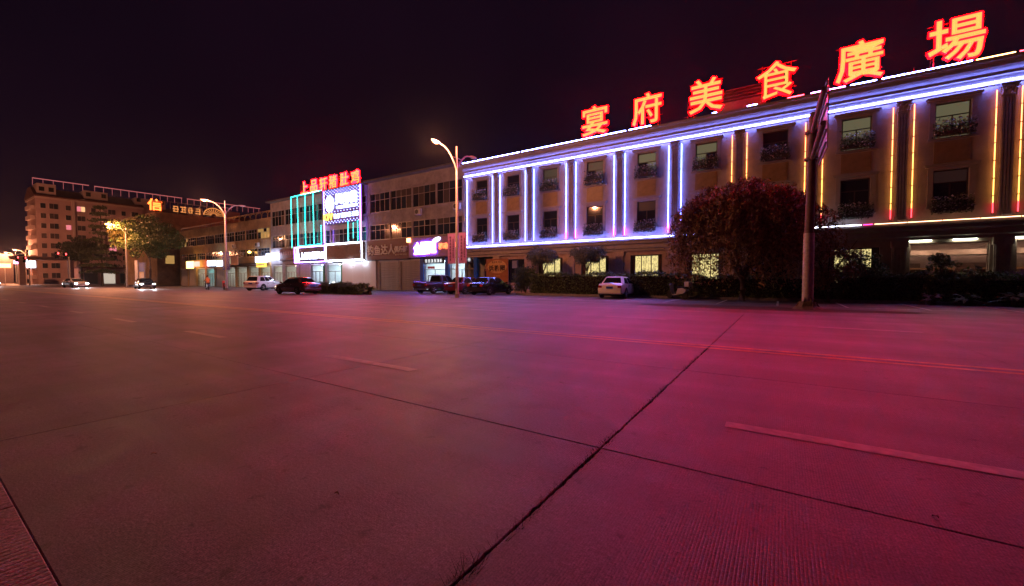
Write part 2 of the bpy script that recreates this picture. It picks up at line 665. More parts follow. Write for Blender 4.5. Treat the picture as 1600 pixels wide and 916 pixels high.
# soil verge round the sign pole and kerb in front of the hotel planting
def blob(name, cx, cy_, rx, ry, z, m, n=48, amp=.18, seed=0):
    pts = []
    for k in range(n):
        a = 2 * math.pi * k / n
        q = 1 + amp * mnoise.noise(Vector((math.cos(a) * 2 + seed, math.sin(a) * 2, seed))) * 2
        pts.append((cx + rx * q * math.cos(a), cy_ + ry * q * math.sin(a), z))
    return MB().add(pts, [tuple(range(n))]).build(name, m)
struct(blob('soil_patch', -0.8, 20.9, 5.6, 1.15, 0.0, M_soil, seed=3))
struct(blob('soil_patch', -1.2, 27.2, 3.6, 1.6, 0.0, M_soil, seed=8))
bed = struct(sheet('planting_bed', -18.2, 16, 28.75, 31.1, 0.07, M_soil))
for k in range(34):
    x = -18.4 + k * 1.02
    o = MB().box(x, x + 1.0, 28.55, 28.73, -0.02, 0.15).build('kerb_stone', M_kerb, bed, bevel=.01)

# ================================================================== walls with openings
def wall_holes(mb, x0, x1, z0, z1, holes, y0, y1):
    """boxes filling a wall rectangle except for the holes (x0,x1,z0,z1)"""
    cx = sorted({x0, x1, *[h[0] for h in holes], *[h[1] for h in holes]})
    cx = [c for c in cx if x0 <= c <= x1]
    for a, b in zip(cx[:-1], cx[1:]):
        hs = sorted([(h[2], h[3]) for h in holes if h[0] <= a + 1e-6 and h[1] >= b - 1e-6])
        z = z0
        for h0, h1 in hs:
            if h0 > z: mb.box(a, b, y0, y1, z, h0)
            z = h1
        if z < z1: mb.box(a, b, y0, y1, z, z1)
    return mb

# ================================================================== HOTEL
FY = 32.0
HX0, HX1 = -26.6, 14.4
hotel = thing('hotel', 'long three storey hotel outlined with blue and yellow light tubes', 'building', (-6, 38, 0))
M_wall = mat('hotel_plaster', (0.38, 0.31, 0.29), 0.75, var=.22, scale=1.2, bump=.15, bscale=30)
M_trim = mat('hotel_trim', (0.34, 0.29, 0.28), 0.65, var=.2, scale=2.5)
M_pil = mat('pilaster_stone', (0.30, 0.25, 0.27), 0.58, var=.25, scale=3)
M_span = mat('spandrel_tan', (0.32, 0.21, 0.11), 0.5, var=.3, scale=2.2)
M_frame = mat('window_frame_dark', (0.05, 0.035, 0.03), 0.5, var=.2)
M_metal = mat('dull_metal', (0.30, 0.30, 0.31), 0.4, metal=.7, var=.25)
M_dark = mat('dark_interior', (0.012, 0.011, 0.013), 0.9, var=.3)
G_dark = glass('glass_night')
G_olive = emit('window_lit_olive', (0.55, 0.50, 0.28), 0.16, (0.05, 0.05, 0.04))
G_olive2 = emit('window_lit_olive_dim', (0.45, 0.42, 0.30), 0.07, (0.05, 0.05, 0.04))
G_pinkdim = emit('window_dim_rose', (0.5, 0.22, 0.18), 0.025, (0.03, 0.02, 0.02))

PIL = [-22.72, -19.05, -14.98, -10.79, -6.65, -2.52, 1.56, 5.64, 9.63, 13.7]
edges = [-26.35] + PIL
BAY = [(a + b) / 2 for a, b in zip(edges[:-1], edges[1:])]
holes = []
for bx in BAY:
    holes.append((bx - .69, bx + .69, 9.0, 10.9))
    holes.append((bx - .69, bx + .69, 5.3, 7.26))
mb = MB()
wall_holes(mb, HX0, HX1, 4.42, 11.4, holes, FY, FY + .35)
mb.box(HX0, HX0 + .3, FY + .352, 46, 0, 12.3).box(HX1 - .3, HX1, FY + .352, 46, 0, 12.3)
mb.box(HX0 + .3, HX1 - .3, 45.7, 46, 0, 12.3)
mb.build('upper_wall', M_wall, hotel)
MB().box(HX0, HX1, FY + .5, FY + .9, 4.6, 11.3).build('room_backing', M_dark, hotel)
MB().box(HX0 + .3, HX1 - .3, FY + .4, 45.69, 12.0, 12.25).build('roof_slab', mat('roof_grey', (.12, .11, .11), .9), hotel)
# shallow horizontal grooves in the plaster drawn by thin raised courses
for z in (6.15, 7.9, 9.75):
    for a, b in zip(edges[:-1], edges[1:]):
        bx = (a + b) / 2
        for s0, s1 in ((a + .45, bx - 1.0), (bx + 1.0, b - .45)):
            if s1 > s0: MB().box(s0, s1, FY - .006, FY + .01, z, z + .03).build('plaster_course', M_trim, hotel)
# entablature profile (y,z) extruded along x
prof = [(FY + .34, 11.40), (FY - .10, 11.40), (FY - .10, 11.52), (FY - .18, 11.56), (FY - .18, 11.78), (FY - .24, 11.82), (FY - .24, 11.98),
        (FY - .36, 12.10), (FY - .42, 12.22), (FY - .42, 12.40), (FY - .50, 12.50), (FY - .50, 12.66), (FY + .34, 12.66)]
MB().prism(prof, HX0 - .1, HX1, 'x').build('cornice', M_trim, hotel)
prof = [(FY + .34, 3.46), (FY - .12, 3.46), (FY - .12, 3.62), (FY - .22, 3.68), (FY - .22, 3.95), (FY - .38, 4.05), (FY - .38, 4.18), (FY - .48, 4.28), (FY - .48, 4.41), (FY + .34, 4.41)]
MB().prism(prof, HX0 - .1, HX1, 'x').build('string_course', M_trim, hotel)
# pilasters
def pilaster_meshes():
    mb = MB().box(-.24, .24, -.07, 0, 0, 6.1)
    for k in range(4):
        x = -.18 + .12 * k
        mb.box(x - .035, x + .035, -.115, -.069, .25, 6.05)
    sh_ = mb.mesh('shaft')
    cp = MB().box(-.27, .27, -.13, 0, 6.1, 6.18)
    for k in range(3):
        cp.tube([(-.2 + .2 * k, -.13, 6.19), (-.2 + .2 * k, -.17, 6.32), (-.22 + .22 * k, -.24, 6.42)], [.07, .08, .05], 6)
    for k in range(2):
        cp.tube([(-.1 + .2 * k, -.13, 6.30), (-.1 + .2 * k, -.20, 6.45), (-.12 + .24 * k, -.27, 6.55)], [.06, .08, .05], 6)
    for sx in (-1, 1):
        cp.lathe([(.03, -.07), (.10, -.05), (.12, 0), (.10, .05), (.03, .07)], 10, (sx * .24, -.18, 6.55))
    cp.box(-.33, .33, -.26, 0, 6.62, 6.74)
    ba = MB().box(-.31, .31, -.16, 0, -.12, .08).box(-.28, .28, -.13, 0, .081, .2)
    return sh_, cp.mesh('capital'), ba.mesh('base')
p_sh, p_cp, p_ba = pilaster_meshes()
for x in PIL:
    o = link('pilaster', p_sh, M_pil, hotel); o.location = Vector((x, FY - .002, 4.62)) - hotel.location
    link('capital', p_cp, M_pil, o); link('base', p_ba, M_pil, o)
# windows: one shared build, placed twenty times
fr = MB()
W2 = .69
def frame_mesh(h):
    f = MB()
    f.box(-W2, -W2 + .06, .10, .16, 0, h).box(W2 - .06, W2, .10, .16, 0, h)
    f.box(-W2 + .06, W2 - .06, .10, .16, 0, .06).box(-W2 + .06, W2 - .06, .10, .16, h - .06, h)
    f.box(-W2 + .06, W2 - .06, .095, .155, h - .72, h - .66)
    f.box(-.03, .03, .096, .154, .06, h - .72)
    return f.mesh('window')
fm3, fm2 = frame_mesh(1.9), frame_mesh(1.96)
def pane_mesh(x0, x1, z0, z1):
    return MB().box(x0, x1, .12, .13, z0, z1).mesh('pane')
P3 = [pane_mesh(-.63, .63, 1.24, 1.84), pane_mesh(-.63, -.03, .06, 1.18), pane_mesh(.03, .63, .06, 1.18)]
P2 = [pane_mesh(-.63, .63, 1.30, 1.90), pane_mesh(-.63, -.03, .06, 1.24), pane_mesh(.03, .63, .06, 1.24)]
def surround_mesh(h):
    s = MB()
    for sx in (-1, 1):
        s.box(sx * .70 if sx > 0 else -.92, .92 if sx > 0 else -.70, -.07, 0, -.02, h + .02)
    s.box(-.92, .92, -.07, 0, h + .02, h + .16)
    s.box(-1.02, 1.02, -.19, 0, h + .161, h + .25)
    s.box(-1.08, 1.08, -.25, 0, h + .251, h + .31)
    s.box(-.98, .98, -.14, 0, -.12, -.021)
    return s.mesh('surround')
S3, S2 = surround_mesh(1.9), surround_mesh(1.96)
span_me = MB().box(-.70, .70, -.04, 0, 0, 1.15).box(-.62, .62, -.052, -.041, .08, 1.07).mesh('spandrel_panel')
lit3 = {2: G_olive2, 3: G_olive2, 4: G_olive, 5: G_olive, 7: G_olive, 8: G_olive, 9: G_olive2}
for i, bx in enumerate(BAY):
    for fl, (z, fm, PP, SS) in enumerate(((5.3, fm2, P2, S2), (9.0, fm3, P3, S3))):
        w = link('window', fm, M_frame, hotel)
        w.location = Vector((bx, FY, z)) - hotel.location
        s = link('surround', SS, M_trim, w)
        s.location.y = -.002
        for k, pm in enumerate(PP):
            g = G_dark
            if fl == 1 and i in lit3 and (k == 0 or random.random() < .45): g = lit3[i]
            if fl == 0 and k == 0 and i in (4, 8): g = G_pinkdim
            # panes share mesh data, so the material sits on the object
            if not pm.materials: pm.materials.append(G_dark)
            o = link('pane', pm, None, w)
            o.material_slots[0].link = 'OBJECT'; o.material_slots[0].material = g
    o = link('spandrel_panel', span_me, M_span, hotel)
    o.location = Vector((bx, FY - .004, 7.66)) - hotel.location

# ---- light tubes
E_BLUE = emit('tube_blue_white', (0.17, 0.22, 1.0), 80.0)
E_BLUE2 = emit('tube_blue', (0.30, 0.36, 1.0), 13.0)
E_VIOLET = emit('tube_violet', (0.75, 0.25, 1.0), 24.0)
E_WARM = emit('tube_warm', (1.0, 0.50, 0.26), 5.0)
E_REDT = emit('tube_red', (1.0, 0.03, 0.05), 20.0)
E_YEL = emit('tube_yellow', (1.0, 0.55, 0.16), 10.0)
E_PINK = emit('tube_pink', (1.0, 0.04, 0.30), 4.0)
def seg_tube(x0, x1, y, z, m, r=.032, name='light_tube', step=1.5):
    mb = MB()
    n = max(1, round((x1 - x0) / step))
    for k in range(n):
        a = x0 + (x1 - x0) * k / n; b = x0 + (x1 - x0) * (k + 1) / n
        mb.tube([(a + .02, y, z), (b - .02, y, z)], r, 6)
    return mb.build(name, m, hotel)
for a, b, m in ((-26.6, -19.9, E_BLUE), (-19.7, -10.2, E_BLUE), (-10.0, -8.3, E_BLUE), (-4.2, -3.9, E_BLUE), (-2.1, -1.5, E_BLUE),
                (.1, 1.0, E_REDT), (1.3, 3.0, E_VIOLET), (3.2, 4.4, E_BLUE), (4.6, 8.2, E_BLUE), (8.3, 9.7, E_YEL), (9.8, 13.9, E_REDT)):
    seg_tube(a, b, FY - .46, 12.73, m, .026)
seg_tube(-26.6, 14.3, FY - .22, 11.47, E_BLUE, .030)
seg_tube(-26.6, -4.9, FY - .50, 4.46, E_BLUE, .030)
seg_tube(-4.8, 3.9, FY - .50, 4.46, emit('tube_white', (.75, .8, 1.0), 9), .03)
seg_tube(3.95, 4.4, FY - .50, 4.46, E_PINK, .03)
seg_tube(4.45, 14.3, FY - .50, 4.46, E_WARM, .022)
blue, dblue = (.15, .24, 1.0), (.12, .16, 1.0)
EG_B = emit_grad('tube_vertical_blue', [(0, dblue), (.25, blue), (1, blue)], 0, 6.4, 24.0)
EG_BP = emit_grad('tube_vertical_blue_pink', [(0, (1, .05, .4)), (.07, (.8, .08, .8)), (.12, dblue), (1, blue)], 0, 6.4, 24.0)
EG_Y = emit_grad('tube_vertical_yellow', [(0, (1.2, .04, .06)), (.085, (1.2, .04, .06)), (.095, (.85, .38, .06)), (.45, (1, .33, .07)), (.75, (1, .27, .09)), (1, (1, .24, .09))], 0, 6.4, 5.5)
def vtube_mesh():
    mb = MB(); n = 7
    for k in range(n):
        mb.tube([(0, 0, 6.4 * k / n + .02), (0, 0, 6.4 * (k + 1) / n - .02)], .022, 6)
    return mb.mesh('light_tube')
def bracket_mesh():
    mb = MB()
    for k in range(8):
        z = 6.4 * k / 7
        mb.box(-.03, .03, .0, .12, z - .012, z + .012)
    return mb.mesh('tube_clip')
def vtube_thin():
    mb = MB(); n = 7
    for k in range(n):
        mb.tube([(0, 0, 6.4 * k / n + .03), (0, 0, 6.4 * (k + 1) / n - .03)], .021, 6)
    return mb.mesh('light_tube')
VT = {}
for k, m in (('b', EG_B), ('p', EG_BP), ('y', EG_Y)):
    VT[k] = vtube_thin() if k == 'y' else vtube_mesh(); VT[k].materials.append(m)
BRK = bracket_mesh()
for i, x in enumerate([-26.3] + PIL):
    for dx in ((0,) if i == 0 else (-.44, .44)):
        k = 'b' if x < -15.5 else ('p' if x < -5 else 'y')
        o = link('light_tube', VT[k], None, hotel)
        o.location = Vector((x + dx, FY - .13, 4.72)) - hotel.location
        link('tube_clip', BRK, M_metal, o)
# little floodlight housings at the pilaster feet
for x in PIL[5:]:
    MB().box(x - .16, x + .16, FY - .42, FY - .20, 4.56, 4.66).build('floodlight_housing', mat('aluminium', (.55, .55, .56), .35, metal=.8), hotel, bevel=.02)

# ---- ground floor
gh = []
for i, bx in enumerate(BAY):
    if i == 0: continue
    if bx > 6:  gh.append((bx - 1.55, bx + 1.55, .35, 3.3))
    else: gh.append((bx - 1.2, bx + 1.2, .95, 3.15))
mb = MB()
wall_holes(mb, -22.4, HX1, 0, 3.46, gh, FY + .02, FY + .3)
mb.build('ground_floor_wall', mat('hotel_base_stone', (0.42, 0.29, 0.24), 0.6, var=.3, scale=2, bump=.2), hotel)
M_col = mat('column_stone', (0.46, 0.34, 0.30), 0.55, var=.3, scale=3)
for x in PIL:
    mb = MB().box(x - .32, x + .32, FY - .10, FY + .01, 0, 3.4)
    for k in range(4):
        mb.box(x - .27 + .16 * k, x - .21 + .16 * k, FY - .15, FY - .099, .5, 3.1)
    mb.box(x - .38, x + .38, FY - .17, FY + .01, 3.1, 3.455)
    mb.build('column', M_col, hotel)
# lit curtains with a leafy lace pattern
def lace():
    m, nt, b = new_mat('curtain_lace')
    tc = nt.nodes.new('ShaderNodeTexCoord')
    v1 = nt.nodes.new('ShaderNodeTexVoronoi'); v1.inputs['Scale'].default_value = 11
    nz = nt.nodes.new('ShaderNodeTexNoise'); nz.inputs['Scale'].default_value = 5
    wv = nt.nodes.new('ShaderNodeTexWave'); wv.inputs['Scale'].default_value = 2.3; wv.inputs['Distortion'].default_value = .6
    for q in (v1, nz, wv): nt.links.new(tc.outputs['Object'], q.inputs['Vector'])
    a = nt.nodes.new('ShaderNodeMath'); a.operation = 'MULTIPLY'
    nt.links.new(v1.outputs['Distance'], a.inputs[0]); nt.links.new(nz.outputs[0], a.inputs[1])
    c = nt.nodes.new('ShaderNodeMath'); c.operation = 'MULTIPLY_ADD'
    nt.links.new(wv.outputs['Fac'], c.inputs[0]); c.inputs[1].default_value = .16
    nt.links.new(a.outputs[0], c.inputs[2])
    rp = nt.nodes.new('ShaderNodeValToRGB')
    rp.color_ramp.elements[0].position = .10; rp.color_ramp.elements[0].color = (.05, .03, .008, 1)
    rp.color_ramp.elements[1].position = .38; rp.color_ramp.elements[1].color = (1.0, .74, .30, 1)
    nt.links.new(c.outputs[0], rp.inputs[0])
    nt.links.new(rp.outputs[0], b.inputs['Emission Color'])
    b.inputs['Emission Strength'].default_value = 1.0
    b.inputs['Base Color'].default_value = (.3, .25, .15, 1)
    return m
E_lace = lace()
M_drape = mat('drape', (0.16, 0.08, 0.05), .9, var=.3)
for i, bx in enumerate(BAY):
    if i == 0 or bx > 6: continue
    w = MB().box(bx - 1.2, bx - 1.12, FY + .12, FY + .2, .95, 3.15).box(bx + 1.12, bx + 1.2, FY + .12, FY + .2, .95, 3.15) \
        .box(bx - 1.12, bx + 1.12, FY + .12, FY + .2, .95, 1.03).box(bx - 1.12, bx + 1.12, FY + .12, FY + .2, 3.07, 3.15) \
        .box(bx - .4, bx - .35, FY + .12, FY + .2, 1.03, 3.07).box(bx + .35, bx + .4, FY + .12, FY + .2, 1.03, 3.07).build('ground_window', M_frame, hotel)
    litw = i in (2, 3, 4, 5, 7)
    for (a, b) in ((-1.12, -.4), (-.35, .35), (.4, 1.12)):
        MB().box(bx + a, bx + b, FY + .15, FY + .16, 1.03, 3.07).build('pane', clear_glass('clear_glass') if litw else G_dark, w)
    if litw:
        # hanging lit curtain with soft folds
        n = 40; vs_ = []; fs_ = []
        for k in range(n + 1):
            x = bx - 1.1 + 2.2 * k / n; y = FY + .33 + .035 * math.sin(k * 1.9)
            vs_ += [(x, y, .97), (x, y, 3.12)]
            if k: fs_.append((2 * k - 2, 2 * k, 2 * k + 1, 2 * k - 1))
        MB().add(vs_, fs_).build('lit_curtain', E_lace, w)
        for sx in (-1, 1):
            vs_, fs_ = [], []
            for k in range(9):
                x = bx + sx * (1.18 - .04 * k); y = FY + .26 + .03 * math.sin(k * 2.2)
                vs_ += [(x, y, .97), (x, y, 3.12)]
                if k: fs_.append((2 * k - 2, 2 * k, 2 * k + 1, 2 * k - 1))
            MB().add(vs_, fs_).build('drape', M_drape, w)
    else:
        MB().box(bx - 1.2, bx + 1.2, FY + .4, FY + .45, .9, 3.2).build('drape', M_drape, w)
# glazed lobby bays with a room behind
M_lobby = mat('lobby_wall', (0.26, 0.17, 0.15), .6, var=.2)
lob = MB().box(5.9, 14.1, 37, 37.1, .3, 3.5).box(5.85, 5.95, FY + .31, 37, .3, 3.5).box(14.0, 14.1, FY + .31, 36.99, .3, 3.5)
lob.build('lobby_wall', M_lobby, hotel)
MB().box(5.95, 14.0, FY + .31, 36.99, .2, .3).build('lobby_floor', mat('lobby_floor', (.35, .25, .2), .3), hotel)
MB().box(5.95, 14.0, FY + .31, 36.99, 3.5, 3.6).build('lobby_ceiling', mat('lobby_ceiling', (.35, .3, .27), .7), hotel)
for x in (7.2, 9.6, 12.0):
    MB().box(x - .5, x + .5, 34.0, 34.6, 3.44, 3.495).build('ceiling_light', emit('lobby_lamp', (1.0, .62, .42), 22.0), hotel)
for k, x in enumerate((6.3, 7.75, 9.2, 10.65, 12.1, 13.4)):   # wall panels, beam and cornice light of the lobby
    MB().box(x, x + 1.25, 36.94, 36.995, .5, 2.3).build('wall_panel', mat(('panel_wood', 'panel_cream')[k % 2], ((.10, .045, .03), (.30, .21, .17))[k % 2], .5, var=.3), hotel)
MB().box(5.96, 13.99, 35.2, 35.6, 2.75, 3.05).build('beam', mat('panel_cream', (.30, .21, .17), .5), hotel)
MB().box(5.96, 13.99, 35.62, 35.68, 2.80, 2.86).build('cove_light', emit('cove', (1.0, .7, .52), 5.0), hotel)
for x in (9.72,):
    MB().box(x - .16, x + .16, 33.2, 33.5, .3, 3.49).build('lobby_column', mat('lobby_column', (.75, .5, .32), .4), hotel)
MB().lathe([(.05, 0), (.32, .05), (.28, .2), (.06, .28)], 14, (9.6, 33.0, 1.25)).build('table_lamp_shade', emit('lamp_orange', (1.0, .22, .06), 6.0), hotel)
MB().box(8.9, 10.4, 32.7, 33.3, .3, 1.24).build('reception_desk', mat('counter_wood', (.32, .17, .08), .5, var=.3), hotel)
for bx in [b for b in BAY if b > 6]:
    w = MB().box(bx - 1.55, bx - 1.49, FY + .12, FY + .2, .35, 3.3).box(bx + 1.49, bx + 1.55, FY + .12, FY + .2, .35, 3.3) \
        .box(bx - 1.49, bx + 1.49, FY + .12, FY + .2, 2.55, 2.62).box(bx - 1.49, bx + 1.49, FY + .12, FY + .2, 3.24, 3.3) \
        .box(bx - 1.49, bx + 1.49, FY + .12, FY + .2, .35, .41).box(bx - .03, bx + .03, FY + .12, FY + .2, .41, 2.55).build('lobby_window', mat('lobby_frame', (.45, .3, .25), .5), hotel)
    for a, b, c, d in ((-1.49, -.03, .41, 2.55), (.03, 1.49, .41, 2.55), (-1.49, 1.49, 2.62, 3.24)):
        MB().box(bx + a, bx + b, FY + .15, FY + .16, c, d).build('pane', clear_glass('clear_glass'), w)
    MB().box(bx - 1.4, bx + 1.4, 36.2, 36.9, .3, 1.3).box(bx - 1.4, bx + 1.4, 36.5, 36.9, 1.9, 2.0).build('lobby_counter', mat('counter_wood', (.32, .17, .08), .5, var=.3), hotel)

for k in range(5):   # recessed lights under the ledge over the lobby glass
    x = 6.5 + 1.75 * k
    MB().box(x - .45, x + .45, FY - .115, FY + .005, 3.40, 3.452).build('soffit_light', emit('soffit_lamp', (.85, 1.0, .72), 12.0), hotel)

# ---- rooftop sign
E_CORE = emit('sign_core', (1.0, 0.40, 0.085), 1.3)
E_GLOWR = emit('sign_glow_red', (1.0, 0.00005, 0.0002), 225.0)  # red halo of the letters, built as an emitting surface
sign = thing('rooftop_sign', 'row of six giant glowing red Chinese characters standing on hotel roof', 'sign', (-2.5, 32.3, 12.66))
M_rust = mat('rust_steel', (.10, .05, .04), .7, metal=.4)
for ch, x in zip('宴府美食廣場', (-13.0, -8.8, -4.7, -.5, 3.65, 7.68)):
    rim = text_obj('character', ch, 2.5, (x, 32.15, 14.28), E_GLOWR, sign, depth=.08, bold=.075, fit=(2.30, 2.42))  # oversized glyph added behind the face, stands for its red glow
    text_obj('glowing_face', ch, 2.5, (x, 32.09, 14.28), E_CORE, rim, depth=.03, bold=0.0 if ch == '食' else .02, fit=(2.17, 2.29))
    text_obj('back_shell', ch, 2.5, (x, 32.26, 14.28), M_rust, rim, depth=.12, bold=.075, fit=(2.34, 2.46))
    mb = MB()
    for dx in (-.8, .8):
        mb.tube([(x + dx, 32.36, 12.3), (x + dx, 32.36, 15.4)], .03, 6)
        mb.tube([(x + dx, 32.36, 14.3), (x + dx, 33.9, 12.3)], .025, 6)
    for z in (13.7, 15.3):
        mb.tube([(x - 1.1, 32.35, z), (x + 1.1, 32.35, z)], .03, 6)
    mb.build('support_frame', M_rust, sign)
# roof room behind the third and fourth character
pent = thing('roof_room', 'small tan stair room on the hotel roof between glowing characters', 'shed', (-3, 43.5, 12.25))
MB().box(-5.4, -1.4, 42, 45, 12.26, 17.2).build('wall', mat('pent_plaster', (.42, .30, .16), .8), pent)
mb = MB()
for k in range(4):
    mb.box(-5.7, -1.1, 41.7, 45.3, 17.25 + .28 * k, 17.34 + .28 * k)
mb.build('louvre_roof', mat('pent_roof', (.25, .17, .10), .7), pent)
for x in (-6.2, 2.4, 6.4):
    o = thing('roof_aerial', {-6.2: 'thin metal aerial on hotel roof left of third glowing character', 2.4: 'thin metal aerial on hotel roof between fourth and fifth characters', 6.4: 'thin metal aerial on hotel roof between fifth and sixth characters'}[x], 'aerial', (x, 34, 12.26), group='roof aerials')
    MB().tube([(x, 34, 12.26), (x, 34, 14.9 if x < 0 else 13.9)], .02, 5).build('mast', M_metal, o)
    MB().tube([(x - .3, 34, 13.7), (x + .3, 34, 13.7)], .012, 5).build('crossbar', M_metal, o)

# ================================================================== RIBBON-WINDOW SHOP BUILDINGS
G_blue = glass('glass_bluish', (0.03, 0.045, 0.07), .05)
G_curt = glass('glass_curtained', (0.10, 0.085, 0.08), .12)
G_amber = emit('window_lit_amber', (1.0, .55, .16), .35, (.05, .04, .02))
M_conc_old = mat('old_render_grey', (0.36, 0.33, 0.34), .85, var=.38, scale=.9, bump=.25, bscale=14)
M_conc_tan = mat('old_render_tan', (0.52, 0.36, 0.18), .85, var=.4, scale=.8, bump=.25, bscale=14)
M_alu = mat('aluminium_frame', (0.36, 0.34, 0.33), .45, metal=.5, var=.2)

def pane_grid(w, h, cols, tr):
    """frame mesh plus pane rectangles for a window unit of width w, height h"""
    f = MB(); t = .035
    f.box(0, w, .06, .12, 0, .06).box(0, w, .06, .12, h - .06, h)
    f.box(0, .05, .06, .12, .06, h - .06).box(w - .05, w, .06, .12, .06, h - .06)
    f.box(.05, w - .05, .055, .115, h * tr, h * tr + .05)
    cells = []
    for k in range(cols):
        a = .05 + (w - .1) * k / cols; b = .05 + (w - .1) * (k + 1) / cols
        if k: f.box(a - .022, a + .022, .056, .114, .06, h * tr).box(a - .022, a + .022, .056, .114, h * tr + .05, h - .06)
        cells.append((a + .02, b - .02, .06, h * tr)); cells.append((a + .02, b - .02, h * tr + .05, h - .06))
    pm = []
    for c in cells:
        me = MB().box(c[0], c[1], .08, .088, c[2], c[3]).mesh('pane')
        me.materials.append(G_dark)
        pm.append(me)
    return f.mesh('window_unit'), pm

def ribbon_building(name, label, x0, x1, top, rows, units, m_wall, depth=11, amber=0.0, seed=1, cols=4, gf=3.5, eave=True, split=True):
    rnd = random.Random(seed)
    root = thing(name, label, 'building', ((x0 + x1) / 2, FY + depth / 2, 0))
    uw = (x1 - x0 - .5) / units
    hs = []
    for z0, z1 in rows:
        for k in range(units):
            a = x0 + .25 + uw * k
            hs.append((a + .09, a + uw - .09, z0, z1))
    mb = MB()
    wall_holes(mb, x0, x1, gf, top, hs, FY, FY + .3)
    mb.box(x0, x0 + .25, FY + .301, FY + depth, 0, top).box(x1 - .25, x1, FY + .301, FY + depth, 0, top).box(x0 + .25, x1 - .25, FY + depth - .3, FY + depth, 0, top)
    mb.build('wall', m_wall, root)
    MB().box(x0 + .25, x1 - .25, FY + .6, FY + .7, gf, top - .2).build('room_backing', M_dark, root)
    rf = MB().box(x0 + .25, x1 - .25, FY + .31, FY + depth - .31, top - .25, top - .1)
    if eave:
        rf.box(x0 + .05, x1 - .05, FY - .75, FY + .3, top + .003, top + .16)
    rf.build('roof', mat('roof_grey', (.12, .11, .11), .9), root)
    for z0, z1 in rows:
        fme, pms = pane_grid(uw - .18, z1 - z0, cols, .62)
        for k in range(units):
            a = x0 + .25 + uw * k + .09
            w = link('window_unit', fme, M_alu, root)
            w.location = Vector((a, FY, z0)) - root.location
            am = rnd.random() < amber
            for pm in pms:
                o = link('pane', pm, None, w)
                o.material_slots[0].link = 'OBJECT'
                r = rnd.random()
                o.material_slots[0].material = G_amber if am and r < .5 else (G_dark if r < .62 else (G_blue if r < .82 else G_curt))
        # sill ledge below the ribbon and thin ribs on the render above
        MB().box(x0 + .1, x1 - .1, FY - .09, FY - .001, z0 - .14, z0 - .02).build('sill', m_wall, root)
    for z0, z1 in ((rows[0][1] + .2, rows[1][0] - .2),):
        mb = MB()
        n = int((x1 - x0) / 1.3)
        for k in range(1, n):
            x = x0 + (x1 - x0) * k / n
            mb.box(x - .012, x + .012, FY - .012, FY - .001, z0, z1)
        mb.build('render_joint', M_conc_old, root)
    return root

bldB = ribbon_building('shop_building', 'grey three storey shop building adjoining the hotel, long dark window bands', -41.75, -26.72, 12.78, [(5.95, 7.75), (9.2, 11.45)], 4, M_conc_old, seed=3)
bldC = ribbon_building('restaurant_building', 'grey three storey building carrying turquoise and violet light strings', -64.7, -41.85, 12.7, [(5.95, 7.75), (9.2, 11.45)], 6, M_conc_old, seed=5)
bldD = ribbon_building('market_building', 'tan three storey building lit orange by street lamps, railing on roof', -100.0, -64.8, 10.7, [(4.9, 6.15), (7.6, 9.2)], 9, M_conc_tan, seed=9, amber=.12, eave=False)

def pier(mb, x0, x1, z0, z1, y0=FY, y1=FY + .3):
    return mb.box(x0, x1, y0, y1, z0, z1)
M_shut = mat('roller_shutter', (0.34, 0.31, 0.30), .45, metal=.35, var=.25)
def shutter(x0, x1, z1, root):
    fr_ = MB().box(x0 - .06, x0, FY - .03, FY + .12, 0, z1).box(x1, x1 + .06, FY - .03, FY + .12, 0, z1).box(x0 - .06, x1 + .06, FY - .03, FY + .2, z1, z1 + .18).build('roller_shutter', M_alu, root)
    me = MB().prism([(-.0, 0), (-.035, .04), (-.035, .16), (0, .2)], 0, x1 - x0, 'x').mesh('slat')
    n = int(z1 / .2)
    for k in range(n):
        o = link('slat', me, M_shut, fr_)
        o.location = Vector((x0, FY + .08, .0 + k * z1 / n)) - offset(fr_)
    return fr_
# shop row piers and shutters of the grey building
for a, b in ((-41.75, -39.85), (-36.5, -36.2), (-33.1, -32.95)):
    pier(MB(), a, b, 0, 3.5).build('pier', M_conc_old, bldB)
shutter(-39.78, -36.56, 3.35, bldB)
shutter(-36.14, -33.16, 3.35, bldB)

E_shopw = emit('shop_tube_light', (.75, .88, 1.0), 55.0)
M_white_wall = mat('shop_white', (0.78, 0.80, 0.80), .7, var=.08)
M_shop_floor = mat('shop_tile', (0.55, 0.55, 0.54), .25, var=.1)
def shop_room(x0, x1, root, depth=4.5, h=3.3, m=None, lamp=None):
    w = MB().box(x0, x0 + .08, FY + .32, FY + depth, 0, h).box(x1 - .08, x1, FY + .32, FY + depth, 0, h).box(x0 + .08, x1 - .08, FY + depth - .08, FY + depth, 0, h)
    w.build('shop_wall', m or M_white_wall, root)
    MB().box(x0 + .08, x1 - .08, FY + .02, FY + depth - .08, h, h + .08).build('shop_ceiling', m or M_white_wall, root)
    MB().box(x0 + .08, x1 - .08, FY + .02, FY + depth - .08, .0, .06).build('shop_floor', M_shop_floor, root)
    n = max(1, int((x1 - x0) / 1.8))
    for k in range(n):
        c = x0 + (x1 - x0) * (k + .5) / n
        MB().box(c - .08, c + .08, FY + .8, FY + depth - .6, h - .08, h - .02).build('tube_light', lamp or E_shopw, root)

